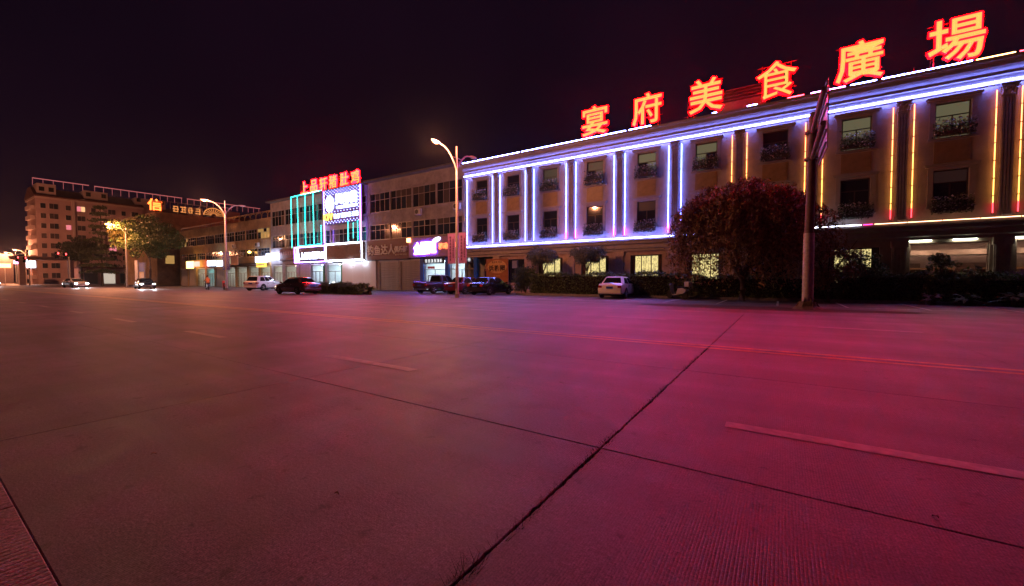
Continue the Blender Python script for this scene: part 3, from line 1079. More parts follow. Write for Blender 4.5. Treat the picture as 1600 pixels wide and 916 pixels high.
def shopfront(x0, x1, root, frame_m, cols=3, z1=3.2, tr=2.3, door=None):
    f = MB(); t = .05
    f.box(x0, x0 + t, FY + .1, FY + .18, 0, z1).box(x1 - t, x1, FY + .1, FY + .18, 0, z1).box(x0 + t, x1 - t, FY + .1, FY + .18, z1 - .06, z1).box(x0 + t, x1 - t, FY + .1, FY + .18, tr, tr + .06)
    w = None
    cells = []
    for k in range(cols):
        a = x0 + t + (x1 - x0 - 2 * t) * k / cols; b = x0 + t + (x1 - x0 - 2 * t) * (k + 1) / cols
        if k: f.box(a - .025, a + .025, FY + .1, FY + .18, 0, tr)
        cells.append((a + .03, b - .03))
    w = f.build('shopfront', frame_m, root)
    for a, b in cells:
        MB().box(a, b, FY + .13, FY + .14, .04, tr - .002).build('pane', clear_glass('clear_glass'), w)
    MB().box(x0 + t, x1 - t, FY + .13, FY + .14, tr + .062, z1 - .062).build('pane', clear_glass('clear_glass'), w)
    return w

# phone shop with blue piers
M_bluep = mat('blue_paint', (0.01, 0.10, 0.55), .4, var=.15)
for a, b in ((-33.0, -32.5), (-29.35, -28.82), (-25.55, -25.15)):
    MB().box(a, b, FY - .06, FY + .3, 0, 3.62).build('blue_pier', M_bluep, bldB, bevel=.01)
shop_room(-32.5, -29.36, bldB); shop_room(-28.82, -25.56, bldB)
shopfront(-32.5, -29.35, bldB, M_alu, 2); shopfront(-28.82, -25.55, bldB, M_alu, 2)
rnd = random.Random(4)
for x in (-31.0, -27.2):   # dark header boards with small white lettering over the doors
    o = MB().box(x - 1.45, x + 1.45, FY - .05, FY + .08, 2.95, 3.55).build('header_board', mat('header_dark', (.03, .05, .10), .5), bldB)
    marks(MB(), x - 1.3, x + 1.3, 3.05, 3.45, FY - .052, 6, rnd).build('lettering', emit('header_white', (.9, .95, 1), 1.0), o)
for x, c in ((-31.6, (.2, .55, .6)), (-30.2, (.7, .7, .68)), (-28.0, (.15, .5, .55)), (-26.6, (.7, .72, .7))):
    lab = {-31.6: 'teal glass display counter inside the phone shop, far left', -30.2: 'white display counter inside the phone shop beside the middle blue pier', -28.0: 'teal display counter inside the phone shop right of the pole', -26.6: 'white display counter inside phone shop next to the hotel'}[x]
    t = thing('display_counter', lab, 'counter', (x, FY + 1.6, .06), group='phone shop counters')
    MB().box(x - .55, x + .55, FY + 1.3, FY + 1.8, .06, .75).build('cabinet', mat('counter_%d' % int(-x * 10), c, .3, var=.1), t)
    MB().box(x - .57, x + .57, FY + 1.28, FY + 1.82, .752, .98).build('glass_case', glass('case_glass', (.3, .5, .55), .05), t)
    MB().box(x - .3, x + .3, FY + 3.9, FY + 4.2, 1.0, 2.2).build('poster_stand', mat('poster_pink', (.7, .25, .3), .5), t)
MB().box(-31.9, -30.9, FY + .02, FY + .05, 2.42, 2.66).build('door_banner', mat('banner_red', (.6, .06, .05), .5), bldB)

# ---- sign boards
def board(name, label, x0, x1, z0, z1, m, y=FY - .30, t=.28, border=None):
    o = thing(name, label, 'sign', ((x0 + x1) / 2, y + t, z0))
    p = MB().box(x0, x1, y, y + t, z0, z1).build('panel', m, o, bevel=.015)
    return o
E_SIGNW = emit('sign_white', (.62, .70, 1.0), 10.0)
E_SIGNP = emit('sign_white_violet', (.34, .48, 1.0), 11.0)
M_maroon = mat('maroon_panel', (0.12, 0.022, 0.028), .5, var=.2)
M_letter = mat('letter_white', (0.62, 0.58, 0.55), .5, var=.1)
s1 = board('fishing_shop_sign', 'maroon sign board with pale Chinese characters above two roller shutters', -41.7, -34.5, 3.55, 5.85, M_maroon)
for ch, x, sz in zip('钓鱼达人俱乐部', (-41.0, -39.75, -38.5, -37.3, -36.45, -35.75, -35.05), (1.25, 1.2, 1.2, 1.2, .72, .72, .72)):
    text_obj('character', ch, sz, (x, FY - .335, 4.72 - (.05 if sz < 1 else 0)), M_letter, s1, depth=.06, bold=.03)
marks(MB(), -36.7, -34.8, 3.98, 4.16, FY - .302, 8, rnd).build('small_lettering', M_letter, s1)
s2 = board('phone_shop_sign', 'violet sign board with glowing white and red characters above blue phone shop', -34.42, -26.75, 3.66, 5.75, mat('violet_panel', (0.38, 0.22, 0.46), .45, var=.15), y=FY - .36, t=.34)
E_GLOWB = emit('letter_glow_blue', (.22, .08, 1.0), 55.0)
E_WHITE = emit('letter_white_hot', (1, 1, 1), 2.5)
for ch, x in zip('全网通', (-33.05, -31.95, -30.85)):
    h = text_obj('character', ch, 1.3, (x, FY - .40, 4.62), E_GLOWB, s2, depth=.06, bold=.06, fit=(1.12, 1.28))
    text_obj('glowing_face', ch, 1.3, (x, FY - .45, 4.62), E_WHITE, h, depth=.04, bold=.03, fit=(1.02, 1.16))
E_REDL = emit('letter_red', (1.0, .16, .05), 3.0)
for ch, x in zip('移动手机', (-29.6, -28.95, -28.3, -27.65)):
    text_obj('character', ch, .66, (x, FY - .40, 4.72), E_REDL, s2, depth=.05, bold=.02)
mb = MB(); mb.lathe([(.02, -.04), (.55, -.03), (.55, .03), (.02, .04)], 20)
mb.v = [(x * 1.0 - 30.2, z + FY - .42, y * .42 + 5.42 + x * .25) for x, y, z in mb.v]
mb.build('oval_emblem', emit('emblem_white', (.95, .9, 1), 3.5), s2)
mb = MB().box(-34.6, -34.1, FY - .5, FY - .37, 5.35, 5.8); mb.build('corner_lamp', emit('lamp_orange_hot', (1.0, .35, .12), 7.0), s2)
MB().box(-26.95, -26.78, FY - .44, FY - .37, 4.05, 4.75).build('corner_lamp', emit('lamp_orange_hot', (1, .35, .12), 7.0), s2)

# ---- restaurant building front
for a, b in ((-57.4, -57.1), (-54.45, -54.2), (-51.25, -50.45), (-47.1, -46.9)):
    pier(MB(), a, b, 0, 3.5).build('pier', M_conc_old, bldC)
shutter(-57.05, -54.5, 3.3, bldC)
M_warmw = mat('shop_cream', (0.7, 0.68, 0.6), .7, var=.1)
shop_room(-54.2, -51.25, bldC); shopfront(-54.2, -51.25, bldC, mat('door_dark', (.06, .04, .03), .5), 3)
shop_room(-50.45, -47.1, bldC); shopfront(-50.45, -47.1, bldC, M_alu, 2)
for x in (-50.95, -47.0):
    MB().box(x - .12, x + .12, FY - .16, FY - .04, .2, 3.3).build('couplet_board', mat('couplet_green', (.04, .20, .10), .5, var=.6, scale=8), bldC)
# blank white hoarding lit by the signs above
hb = thing('white_hoarding', 'blank white hoarding panel beside the restaurant doors', 'panel', (-43.6, FY - .2, 0))
for k in range(3):
    a = -46.88 + 2.19 * k
    MB().box(a, a + 2.17, FY - .14, FY - .06, .25, 3.45).build('panel_sheet', mat('hoarding_white', (.78, .80, .80), .55, var=.05), hb)
MB().box(-46.9, -40.3, FY - .055, FY - .003, .1, 3.5).build('back_frame', M_alu, hb)
# downlights under the signs, lighting the hoarding and doors
for x in (-52.8, -48.8, -44.8, -42.2):
    MB().box(x - .35, x + .35, FY - .62, FY - .50, 3.56, 3.60).build('downlight', emit('downlight_white', (.70, .82, 1.0), 45.0), hb)

s3 = board('restaurant_sign', 'dark blue sign board with glowing white characters and white bottle emblem', -57.4, -50.1, 3.62, 5.72, mat('navy_panel', (0.015, 0.016, 0.09), .4, var=.15), y=FY - .42, t=.40)
for ch, x in zip('上品轩猪肚鸡', (-55.45, -54.5, -53.55, -52.6, -51.7, -50.8)):
    text_obj('character', ch, .95, (x, FY - .45, 4.5), E_SIGNW, s3, depth=.05, bold=.035)
marks(MB(), -55.8, -50.4, 5.2, 5.55, FY - .422, 7, rnd).build('small_lettering', M_maroon, s3)
mb = MB().lathe([(.02, 0), (.34, .02), (.36, .9), (.30, 1.15), (.14, 1.4), (.13, 1.75), (.02, 1.78)], 14)
mb.v = [(x - 56.6, y * .15 + FY - .47, z + 3.78) for x, y, z in mb.v]
mb.build('bottle_emblem', E_SIGNW, s3)
def led_border(root, x0, x1, z0, z1, y, m, w=.10):
    MB().box(x0, x1, y - .05, y - .004, z0, z0 + w).box(x0, x1, y - .05, y - .004, z1 - w, z1).box(x0, x0 + w, y - .05, y - .004, z0 + w, z1 - w).box(x1 - w, x1, y - .05, y - .004, z0 + w, z1 - w).build('light_border', m, root)
led_border(s3, -57.42, -50.08, 3.60, 5.74, FY - .425, emit('border_violet', (.45, .22, 1.0), 24.0), .07)
s4 = board('slatted_sign', 'brown slatted sign board framed by a white light strip', -49.95, -42.4, 3.62, 5.85, mat('brown_panel', (.10, .05, .035), .6), y=FY - .42, t=.40)
mb = MB()
for k in range(34):
    x = -49.7 + k * .213
    z = 3.85 + rnd.uniform(0, .35)
    me_b = MB().box(x, x + .12, FY - .45, FY - .421, z, z + 1.2 + rnd.uniform(0, .45))
    me_b.build('slat', mat('slat_brown', (.24, .11, .07), .6, var=.4, scale=6), s4)
led_border(s4, -49.97, -42.38, 3.60, 5.87, FY - .425, emit('border_white', (.72, .78, 1.0), 22.0), .14)

# turquoise light strings: rows of little beads on wires
E_TEAL = emit('bead_teal', (.015, .85, .75), 12.0)
E_GREEN = emit('bead_green', (.08, .9, .30), 5.0)
E_LIL = emit('bead_violet', (.22, .28, 1.0), 13.0)
def bead_string(name, pts, m, root, r=.055, gap=.26):
    mb = MB()
    for (p, q) in zip(pts[:-1], pts[1:]):
        p, q = Vector(p), Vector(q)
        n = max(1, int((q - p).length / gap))
        for k in range(n):
            c = p + (q - p) * (k / n)
            mb.add([c + Vector(d) * r for d in ((1, 0, 0), (-1, 0, 0), (0, 1, 0), (0, -1, 0), (0, 0, 1), (0, 0, -1))],
                   [(0, 2, 4), (2, 1, 4), (1, 3, 4), (3, 0, 4), (2, 0, 5), (1, 2, 5), (3, 1, 5), (0, 3, 5)])
        mb.tube([p, q], .012, 4)
    return mb.build(name, m, root)
stg = thing('light_strings', 'turquoise light string frame hanging in columns on restaurant front', 'light string', (-54, FY - .5, 5.8))
yb = FY - .78
bead_string('light_string', [(-57.45, yb, 5.9), (-57.45, yb, 12.75), (-50.1, yb, 12.85)], E_TEAL, stg)
for x in (-55.85, -54.0, -52.05):
    bead_string('light_string', [(x, yb, 12.8), (x, yb, 5.8)], E_TEAL, stg)
bead_string('light_string', [(-50.3, yb, 8.3), (-50.3, yb, 5.9)], E_TEAL, stg)
bead_string('light_string', [(-55.9, yb, 5.82), (-50.3, yb, 5.9)], E_TEAL, stg)
bead_string('light_string', [(-57.45, yb, 5.7), (-57.45, yb, 6.6)], E_GREEN, stg, .06)
bead_string('light_string', [(-44.6, yb, 8.3), (-44.6, yb, 5.95)], E_TEAL, stg, .07)
bead_string('light_string', [(-42.75, yb, 8.3), (-42.75, yb, 5.95)], E_TEAL, stg)
bead_string('light_string', [(-43.6, yb, 8.1), (-43.6, yb, 6.3)], E_TEAL, stg, .04, .4)
# violet karaoke panel with bead curtain
kt = thing('karaoke_sign', 'violet illuminated sign panel with white emblem and yellow KTV letters', 'sign', (-46.2, FY - .4, 8.4))
MB().box(-50.0, -42.45, FY - .55, FY - .25, 8.35, 12.72).build('panel', mat('violet_mesh', (.16, .09, .22), .6, var=.3, scale=6), kt)
mb = MB()
for k in range(24):
    x = -49.85 + k * .32
    for j in range(11):
        z = 8.5 + j * .40 + (.2 if k % 2 else 0)
        if 9.9 < z < 12.0 and -49.6 < x < -43.2: continue
        if 8.8 < z < 9.8: continue
        mb.box(x - .035, x + .035, FY - .60, FY - .553, z - .035, z + .035)
o = mb.build('bead_curtain', E_LIL, kt)
o['kind'] = 'stuff'
for a, b in ((-50.02, -49.9), (-42.55, -42.42)):
    MB().box(a, b, FY - .62, FY - .5, 6.0, 12.75).build('edge_strip', emit('strip_violet', (.34, .14, 1.0), 8), kt)
mb = MB().lathe([(.02, -.05), (.85, -.04), (.85, .04), (.02, .05)], 24)
mb.v = [(x - 48.6, z + FY - .64, y * 1.2 + 10.95) for x, y, z in mb.v]
mb.build('oval_emblem', E_SIGNP, kt)
for ch, x in zip('天都荟', (-46.7, -45.2, -43.75)):
    text_obj('character', ch, 1.25, (x, FY - .62, 11.35), E_SIGNP, kt, depth=.08, bold=.10)
MB().box(-47.2, -43.1, FY - .64, FY - .56, 10.2, 10.5).build('light_bar', E_SIGNP, kt)
text_obj('letters', 'KTV', 1.05, (-49.0, FY - .63, 9.3), emit('letter_yellow', (1.0, .62, .08), 3.2), kt, depth=.08, bold=.05)
marks(MB(), -47.9, -42.75, 8.98, 9.62, FY - .60, 7, rnd, t=.05).build('lettering', E_SIGNP, kt)
# roof characters of the restaurant
rs = thing('restaurant_roof_sign', 'row of six smaller glowing red characters on the restaurant roof', 'sign', (-50, FY + .3, 12.7))
for ch, x in zip('上品轩猪肚鸡', (-55.75, -53.4, -51.2, -49.05, -46.65, -44.4)):
    h = text_obj('character', ch, 1.5, (x, FY + .2, 14.0), emit('small_glow_red', (1.0, .0004, .0012), 230.0), rs, depth=.1, bold=.075, fit=(1.78, 1.78))  # larger glyph emits red in place of a halo round the face
    text_obj('glowing_face', ch, 1.5, (x, FY + .12, 14.0), emit('small_core', (1.0, .36, .08), 1.6), h, depth=.04, bold=.015, fit=(1.60, 1.60))
mb = MB()
for k in range(7):
    x = -56.8 + k * 2.2
    mb.tube([(x, FY + .3, 12.86), (x, FY + .3, 14.7)], .025, 5)
mb.tube([(-56.8, FY + .3, 13.2), (-43.6, FY + .3, 13.2)], .02, 5)
mb.build('support_frame', mat('rust_steel', (.10, .05, .04), .7), rs)

# left part of the restaurant building: small shops
for a, b in ((-64.7, -64.3), (-61.6, -60.9), (-57.85, -57.4)):
    pier(MB(), a, b, 0, 3.5).build('pier', M_conc_old, bldC)
shop_room(-64.3, -61.6, bldC, lamp=emit('shop_dim', (1, .88, .7), 16.0)); shopfront(-64.3, -61.6, bldC, M_alu, 3)
shop_room(-60.9, -57.85, bldC, lamp=emit('shop_dim', (1, .88, .7), 16.0)); shopfront(-60.9, -57.85, bldC, M_alu, 4)
s5 = board('wine_shop_sign', 'dim maroon sign board with small pale characters left of blue restaurant sign', -61.7, -57.55, 4.0, 5.7, M_maroon)
marks(MB(), -61.4, -57.8, 4.75, 5.3, FY - .302, 6, rnd).build('lettering', mat('letter_rose', (.45, .25, .25), .5), s5)
marks(MB(), -60.0, -57.9, 4.2, 4.42, FY - .302, 8, rnd).build('small_lettering', mat('letter_rose', (.45, .25, .25), .5), s5)
s6 = board('light_box_sign', 'white glowing light box above shop at the building corner', -64.8, -61.8, 4.25, 5.15, E_SIGNW, y=FY - .7, t=.35)
s7 = board('light_box_sign', 'lower white and yellow glowing light box beside orange building', -67.9, -65.0, 3.9, 4.75, E_SIGNW, y=FY - .8, t=.35)
MB().box(-67.7, -65.1, FY - .78, FY - .5, 3.15, 3.88).build('yellow_panel', emit('panel_yellow', (1.0, .62, .08), 1.6), s7)
s6['group'] = s7['group'] = 'white light box signs'

# ---- orange building ground floor
px_ = [-100, -96.2, -92.2, -88.2, -84.3, -80.2, -76.3, -72.2, -68.4, -64.8]
for x in px_:
    pier(MB(), max(-100, x - .3), min(-64.8, x + .3), 0, 3.5).build('pier', M_conc_tan, bldD)
for k, (a, b) in enumerate(zip(px_[:-1], px_[1:])):
    if k in (0, 1, 4):
        shutter(a + .4, b - .4, 3.2, bldD)
    else:
        shop_room(a + .3, b - .3, bldD, lamp=(emit('shop_teal', (.5, 1, .95), 20.0) if k == 3 else emit('shop_dim', (1, .88, .7), 16.0)))
        shopfront(a + .3, b - .3, bldD, M_alu, 3)
awn = MB()
awn.prism([(FY - .02, 3.9), (FY - 1.1, 3.45), (FY - 1.1, 3.40), (FY - .02, 3.8)], -84, -65.2, 'x').build('awning', mat('awning_dark', (.06, .05, .06), .8), bldD)
for k, (x0, x1, c, lab) in enumerate(((-75.0, -72.6, (.9, .45, .25), 'square peach sign panel on the orange lit building'), )):
    b_ = board('shop_panel_sign', lab, x0, x1, 3.6, 5.1, mat('peach_panel', (.75, .42, .28), .6), y=FY - 1.3, t=.15)
for x0, x1, z0, z1, m, lab in ((-92.5, -89.6, 3.3, 4.6, emit('sign_amber', (1.0, .55, .15), 5.0), 'amber glowing shop sign at far end of the orange building'),
                            (-89.2, -87.0, 3.6, 4.5, emit('sign_pinkred', (1.0, .15, .12), 4.0), 'small red glowing shop sign on the orange building'),
                            (-83.4, -80.6, 3.6, 4.5, emit('sign_cool', (.7, .85, 1.0), 4.0), 'pale blue glowing shop sign behind second street lamp'),
                            (-79.8, -77.6, 3.5, 4.4, emit('sign_cool', (.7, .85, 1.0), 4.0), 'bright round cornered white sign beside the blue banners')):
    board('shop_light_sign', lab, x0, x1, z0, z1, m, y=FY - 1.5, t=.2)['group'] = 'glowing signs on the orange building'
for x, z in ((-70.5, 5.6),):
    o = thing('wall_lamp', 'amber wall lamp glowing on the orange building', 'lamp', (x, FY - .3, z))
    MB().lathe([(.02, -.2), (.22, -.12), (.25, 0), (.18, .14), (.02, .2)], 12, (x, FY - .45, z)).build('globe', emit('globe_amber', (1.0, .5, .1), 8.0), o)
    MB().tube([(x, FY - .45, z + .2), (x, FY - .45, z + .35), (x, FY, z + .35)], .03, 6).build('bracket', M_metal, o)
# arched roof railing
mb = MB()
x = -78.0
rail = thing('roof_railing', 'arched balustrade along the roof of the orange building', 'railing', (-71, FY, 10.7))
arch_me = None
am = MB()
pts = [(-.9, 0)] + [(-.9 + .0, .55)] + [(-.9 * math.cos(t), .55 + .45 * math.sin(t)) for t in np.linspace(0.2, math.pi - .2, 9)] + [(.9, .55), (.9, 0)]
am.tube([(a, 0, b) for a, b in pts], .07, 6)
am.box(-.95, .95, -.08, .08, 1.02, 1.12)
arch_me = am.mesh('arch')
for k in range(9):
    o = link('arch', arch_me, M_conc_tan, rail)
    o.location = Vector((-80.0 + 1.85 * k, FY + .3, 10.7)) - rail.location
mb = MB()
for k in range(18):
    xx = -99.5 + k * 1.05
    mb.box(xx - .03, xx + .03, FY + .2, FY + .26, 10.7, 11.25)
mb.box(-99.8, -81.2, FY + .19, FY + .27, 11.25, 11.32)
mb.build('bar_rail', M_metal, rail)

# air conditioners
def aircon(x, z, lab):
    o = thing('air_conditioner', lab, 'air conditioner', (x, FY - .3, z), group='wall air conditioners')
    MB().box(x - .42, x + .42, FY - .42, FY - .08, z, z + .62).build('casing', mat('ac_white', (.6, .58, .55), .5, var=.15), o, bevel=.02)
    g = MB().disc((x - .1, FY - .43, z + .31), .24, 'y', .02, 16).build('fan_grille', mat('grille_dark', (.08, .08, .08), .5), o)
    MB().tube([(x - .35, FY - .35, z - .02), (x - .35, FY - .01, z - .3)], .02, 5).tube([(x + .35, FY - .35, z - .02), (x + .35, FY - .01, z - .3)], .02, 5).tube([(x + .3, FY - .1, z + .1), (x + .7, FY - .05, z - .2), (x + .8, FY - .05, z - 1.2)], .025, 5).build('bracket', M_metal, o)
aircon(-33.0, 8.28, 'white air conditioner unit in the middle of the grey shop wall')
aircon(-27.5, 8.35, 'white air conditioner unit right behind the tall lamp pole')
aircon(-68.4, 6.4, 'air conditioner unit high on the orange building near the corner')
aircon(-76.2, 6.5, 'air conditioner unit on the orange building left of second lamp pole')

# ================================================================== TAN BLOCK WITH ROOFTOP SIGNS
E_ = thing('tan_block', 'plain tan block with golden glowing signs along its roof', 'building', (-122, 40, 0))
MB().box(-134, -112, 31.8, 62, 0, 15.4).build('wall', M_conc_tan, E_)
MB().box(-134.2, -111.8, 31.6, 62.2, 15.402, 15.75).box(-134.1, -111.9, 31.7, 62.1, 11.3, 11.5).build('parapet', M_conc_tan, E_)
for j in range(2):
    for k in range(7):
        y = 34 + k * 3.6
        w = MB().box(-112, -111.93, y - .85, y + .85, 4.6 + 3.3 * j, 6.6 + 3.3 * j).build('window', M_frame, E_)
        MB().box(-111.93, -111.9, y - .78, y + .78, 4.7 + 3.3 * j, 6.5 + 3.3 * j).build('pane', G_dark if (k + j) % 4 else G_amber, w)
mb = MB()
for k in range(10):
    y = 33 + k * 1.35
    mb.box(-112.1, -112, y - .04, y + .04, 15.76, 18.2)
mb.box(-112.1, -112, 32.5, 46, 18.2, 18.3).build('roof_lattice', mat('lattice_dark', (.10, .05, .03), .7), E_)
def roof_text(ch, y, z, sz, m, lab):
    o = thing('roof_letter_sign', lab, 'sign', (-112.3, y, 15.76), group='golden roof signs')
    t = text_obj('character', ch, sz, (-111.7, y, z), m, o, depth=.15, bold=.05)
    t.rotation_euler = (0, 0, R(90))
    MB().tube([(-112.1, y, 15.76), (-112.1, y, z)], .06, 5).build('post', M_metal, o)
E_ORG = emit('letter_orange_hot', (1.0, .13, .02), 5.0)
E_GOLD = emit('letter_gold', (1.0, .34, .09), .7)
roof_text('信', 31.6, 17.2, 2.5, E_ORG, 'bright orange glowing character at left end of the tan block roof')
marks_o = thing('roof_letter_sign', 'low golden glowing lettering on the tan block roof', 'sign', (-112, 38, 15.76), group='golden roof signs')
mm = MB(); marks(mm, 0, 5.5, 0, 1.6, 0, 4, rnd, t=.1)
mm.v = [(-111.75 - b, 34.5 + a, 16.0 + c) for a, b, c in mm.v]
mm.build('lettering', E_GOLD, marks_o)
fan = thing('golden_fan_sign', 'golden glowing half round ornament on the tan block roof', 'sign', (-112, 42.5, 15.76))
pts = [(42.4 + 2.0 * math.cos(t), 16.2 + 1.75 * math.sin(t)) for t in np.linspace(0, math.pi, 17)]
MB().prism(pts, -111.9, -111.7, 'x').build('disc', mat('fan_dark', (.10, .03, .02), .6), fan)
mb = MB()
for t in np.linspace(.12, math.pi - .12, 11):
    mb.tube([(-111.66, 42.4 + .5 * math.cos(t), 16.2 + .5 * math.sin(t)), (-111.66, 42.4 + 1.9 * math.cos(t), 16.2 + 1.65 * math.sin(t))], .06, 5)
mb.tube([(-111.66, a, b) for a, b in pts], .10, 6)
mb.build('light_rays', E_GOLD, fan)

# ================================================================== APARTMENT BLOCK
apt = thing('apartment_block', 'tall pink brown apartment block with stepped red roof at street end', 'building', (-178, 45, 0))
M_apt = mat('apartment_render', (0.52, 0.34, 0.33), .8, var=.2, scale=.3)
M_apt2 = mat('apartment_pale', (0.60, 0.45, 0.43), .8, var=.15, scale=.4)
M_tile = mat('roof_tile_red', (0.16, 0.05, 0.04), .8, var=.35, scale=1.5)
MB().box(-185, -172, 22.9, 45.5, 0, 24.3).box(-185, -172.6, 45.5, 48.5, 0, 25.5).box(-185, -172, 48.5, 84, 0, 22.6).build('wall', M_apt, apt)
for y0, y1, z in ((22.5, 45.6, 24.3), (48.4, 84.3, 22.6)):
    MB().prism([(-171.2, z), (-171.2, z + .3), (-176.5, z + 3.0), (-180.5, z + 3.0), (-185.7, z + .3), (-185.7, z)], y0, y1, 'y').build('roof', M_tile, apt)
for y0, y1, z0, z1 in ((23.2, 26.8, 24.4, 28.0), (32.4, 37.5, 24.4, 27.6), (43.8, 51.5, 24.6, 27.3), (58, 62, 22.7, 26.4), (66, 74, 22.7, 26.6)):
    d = MB().box(-178, -172.3, y0, y1, z0, z1).build('dormer', M_apt2, apt)
    for yy in (y0 + .9, y1 - .9):
        MB().box(-172.31, -172.22, yy - .5, yy + .5, z0 + 1.5, z0 + 2.7).build('window', M_dark, d)
mb = MB()
for a, b in ((23.2, 34.6), (35.8, 58), (59.5, 84)):
    for k in range(int((b - a) / 2) + 1):
        mb.box(-178.1, -178, a + 2 * k, a + 2 * k + .08, 28.0, 30.0)
    mb.box(-178.2, -177.9, a, b, 30.0, 30.22)
mb.build('pergola_rail', emit('roofline_light', (1.0, .24, .24), .36), apt)
for y in (30.0, 36.2):
    MB().box(-171.99, -171.6, y - .3, y + .3, .1, 23.9).build('rib', M_apt2, apt)
MB().box(-185.2, -171.7, 22.6, 45.7, 23.8, 24.29).build('eave', M_apt2, apt)
wf = MB().box(-.06, .06, -.9, .9, 0, 1.6); wf_me = wf.mesh('window')
wp_me = [MB().box(.061, .09, a, b, .08, 1.52).mesh('pane') for a, b in ((-.83, -.03), (.03, .83))]
wnf = MB().box(-.06, .06, -.55, .55, 0, 1.5).mesh('window')
wnp = MB().box(.061, .09, -.48, .48, .08, 1.42).mesh('pane')
for q in wp_me + [wnp]: q.materials.append(G_dark)
W_lit = [emit('flat_lit_white', (.7, .8, 1.0), 1.2), emit('flat_lit_warm', (1.0, .55, .25), .9), emit('flat_lit_pink', (1, .25, .3), .7)]
rw = random.Random(21)
G_flat = glass('glass_flat', (.06, .05, .055), .15)
for fl in range(8):
    z = 1.6 + fl * 2.78
    for y, wide in ((24.2, 0), (26.2, 1), (29.0, 0), (31.6, 1), (34.2, 0), (38.2, 1), (40.9, 0), (43.6, 1), (50.0, 0), (52.6, 1), (56.6, 1), (60.5, 1), (64.5, 1), (68.5, 1), (72.5, 1)):
        if y > 48 and z + 1.6 > 22: continue
        w = link('window', wf_me if wide else wnf, M_apt2, apt)
        w.location = Vector((-171.95, y, z)) - apt.location
        lit = rw.random()
        for pm in (wp_me if wide else [wnp]):
            o = link('pane', pm, None, w)
            o.material_slots[0].link = 'OBJECT'
            o.material_slots[0].material = rw.choice(W_lit) if lit < .085 and rw.random() < .8 else (G_flat if rw.random() < .8 else G_dark)
    for y in (23.5,):
        pass
# balconies on the street end
for fl in range(8):
    MB().box(-181, -174, 22.0, 22.89, 1.4 + fl * 2.78, 2.5 + fl * 2.78).build('balcony', M_apt2, apt)

# ================================================================== STREET LAMPS
M_post = mat('lamp_post_grey', (0.52, 0.50, 0.48), .4, metal=.2, var=.15)
E_SOD = emit('sodium_lens', (1.0, .22, .012), 40.0)
E_OFF = mat('lens_unlit', (.55, .55, .58), .2)
def arm_pts(s, r, z):
    out = []
    for t in np.linspace(0, 1, 9):
        out.append((0, s * r * t, 8.55 + (z - 8.55) * (1 - (1 - t) ** 2.2)))
    return out
def make_lamp(label, loc, power, ang=0, h=1.0, banner=None):
    t = thing('street_lamp', label, 'street lamp', loc, ang, 'double arm street lamps')
    MB().tube([(0, 0, 0), (0, 0, 4.5), (0, 0, 10.1)], [.115, .095, .06], 12).build('pole', M_post, t, world=False, smooth=True)
    MB().box(-.32, .32, -.32, .32, 0, .035).tube([(0, 0, .035), (0, 0, .3)], .16, 12).build('base_plate', M_kerb, t, world=False)
    MB().box(-.07, .07, -.125, -.095, .7, 1.2).build('access_door', M_metal, t, world=False)
    for s, r, z in ((-1, 1.55, 9.85), (1, 1.35, 9.75)):
        a = MB().tube(arm_pts(s, r, z), [.055] * 4 + [.045] * 5, 8).build('arm', M_post, t, world=False, smooth=True)
        MB().tube([(0, 0, 9.35), (0, s * .45, 9.32), (0, s * .8, 9.50)], .025, 6).build('brace', M_post, a, world=False)
        ye = s * r
        hd = MB()
        rings = []
        for yy, w, hh in ((0, .05, .05), (.12, .11, .08), (.35, .15, .10), (.6, .13, .08), (.78, .05, .04)):
            rings.append([(w * math.cos(q), ye + s * yy, z + .02 + hh * math.sin(q) * (1.0 if math.sin(q) > 0 else .35) + .05 * yy) for q in np.linspace(0, 2 * math.pi, 12, endpoint=False)])
        hd.loft(rings)
        hdo = hd.build('lamp_head', M_post, t, world=False, smooth=True)
        le = MB()
        rings = []
        for yy, w, hh in ((.18, .03, .01), (.26, .11, .06), (.42, .125, .08), (.58, .10, .06), (.66, .02, .01)):
            rings.append([(w * math.cos(q), ye + s * yy, z - .02 + .05 * yy - hh * abs(math.sin(q)) * (1 if math.sin(q) < 0 else -.1)) for q in np.linspace(0, 2 * math.pi, 10, endpoint=False)])
        le.loft(rings)
        le.build('lens', E_SOD if s < 0 else E_OFF, hdo, world=False, smooth=True)
        if s < 0:
            ld = bpy.data.lights.new('sodium_lamp', 'POINT')
            ld.energy = power
            ld.color = (1.0, .34, .15)
            ld.shadow_soft_size = .15
            lo = bpy.data.objects.new('sodium_lamp', ld)
            COL.objects.link(lo); lo.parent = t
            lo.location = (0, ye + s * .42, z - .14)
    if banner:
        m, ml = banner
        for s in (-1, 1):
            x0, x1 = (.16, .82) if s > 0 else (-.82, -.16)
            b = MB().box(x0, x1, -.012, .012, 2.35, 4.35).build('banner', m, t, world=False)
            marks(MB(), x0 + .15, x0 + .33, 2.5, 4.2, -.013, 8, random.Random(s), horizontal=False, t=.006).build('lettering', ml, b, world=False)
            marks(MB(), x0 + .42, x0 + .56, 2.7, 4.0, -.013, 9, random.Random(s + 5), horizontal=False, t=.006).build('small_lettering', ml, b, world=False)
            MB().tube([(0, 0, 4.38), (s * .86, 0, 4.38)], .02, 6).tube([(0, 0, 2.32), (s * .86, 0, 2.32)], .02, 6).build('banner_rod', M_metal, b, world=False)
    return t
make_lamp('tall double arm street lamp with pink banners beside the black sedan', (-18.2, 21.0, 0), 3700, banner=(mat('banner_pink', (.55, .24, .62), .7, var=.15), mat('banner_ink', (.10, .04, .12), .7)))
make_lamp('double arm street lamp with blue banners standing left of white car', (-52.4, 21.0, 0), 3700, banner=(mat('banner_blue', (.10, .12, .55), .7, var=.15), mat('banner_white', (.75, .75, .8), .7)))
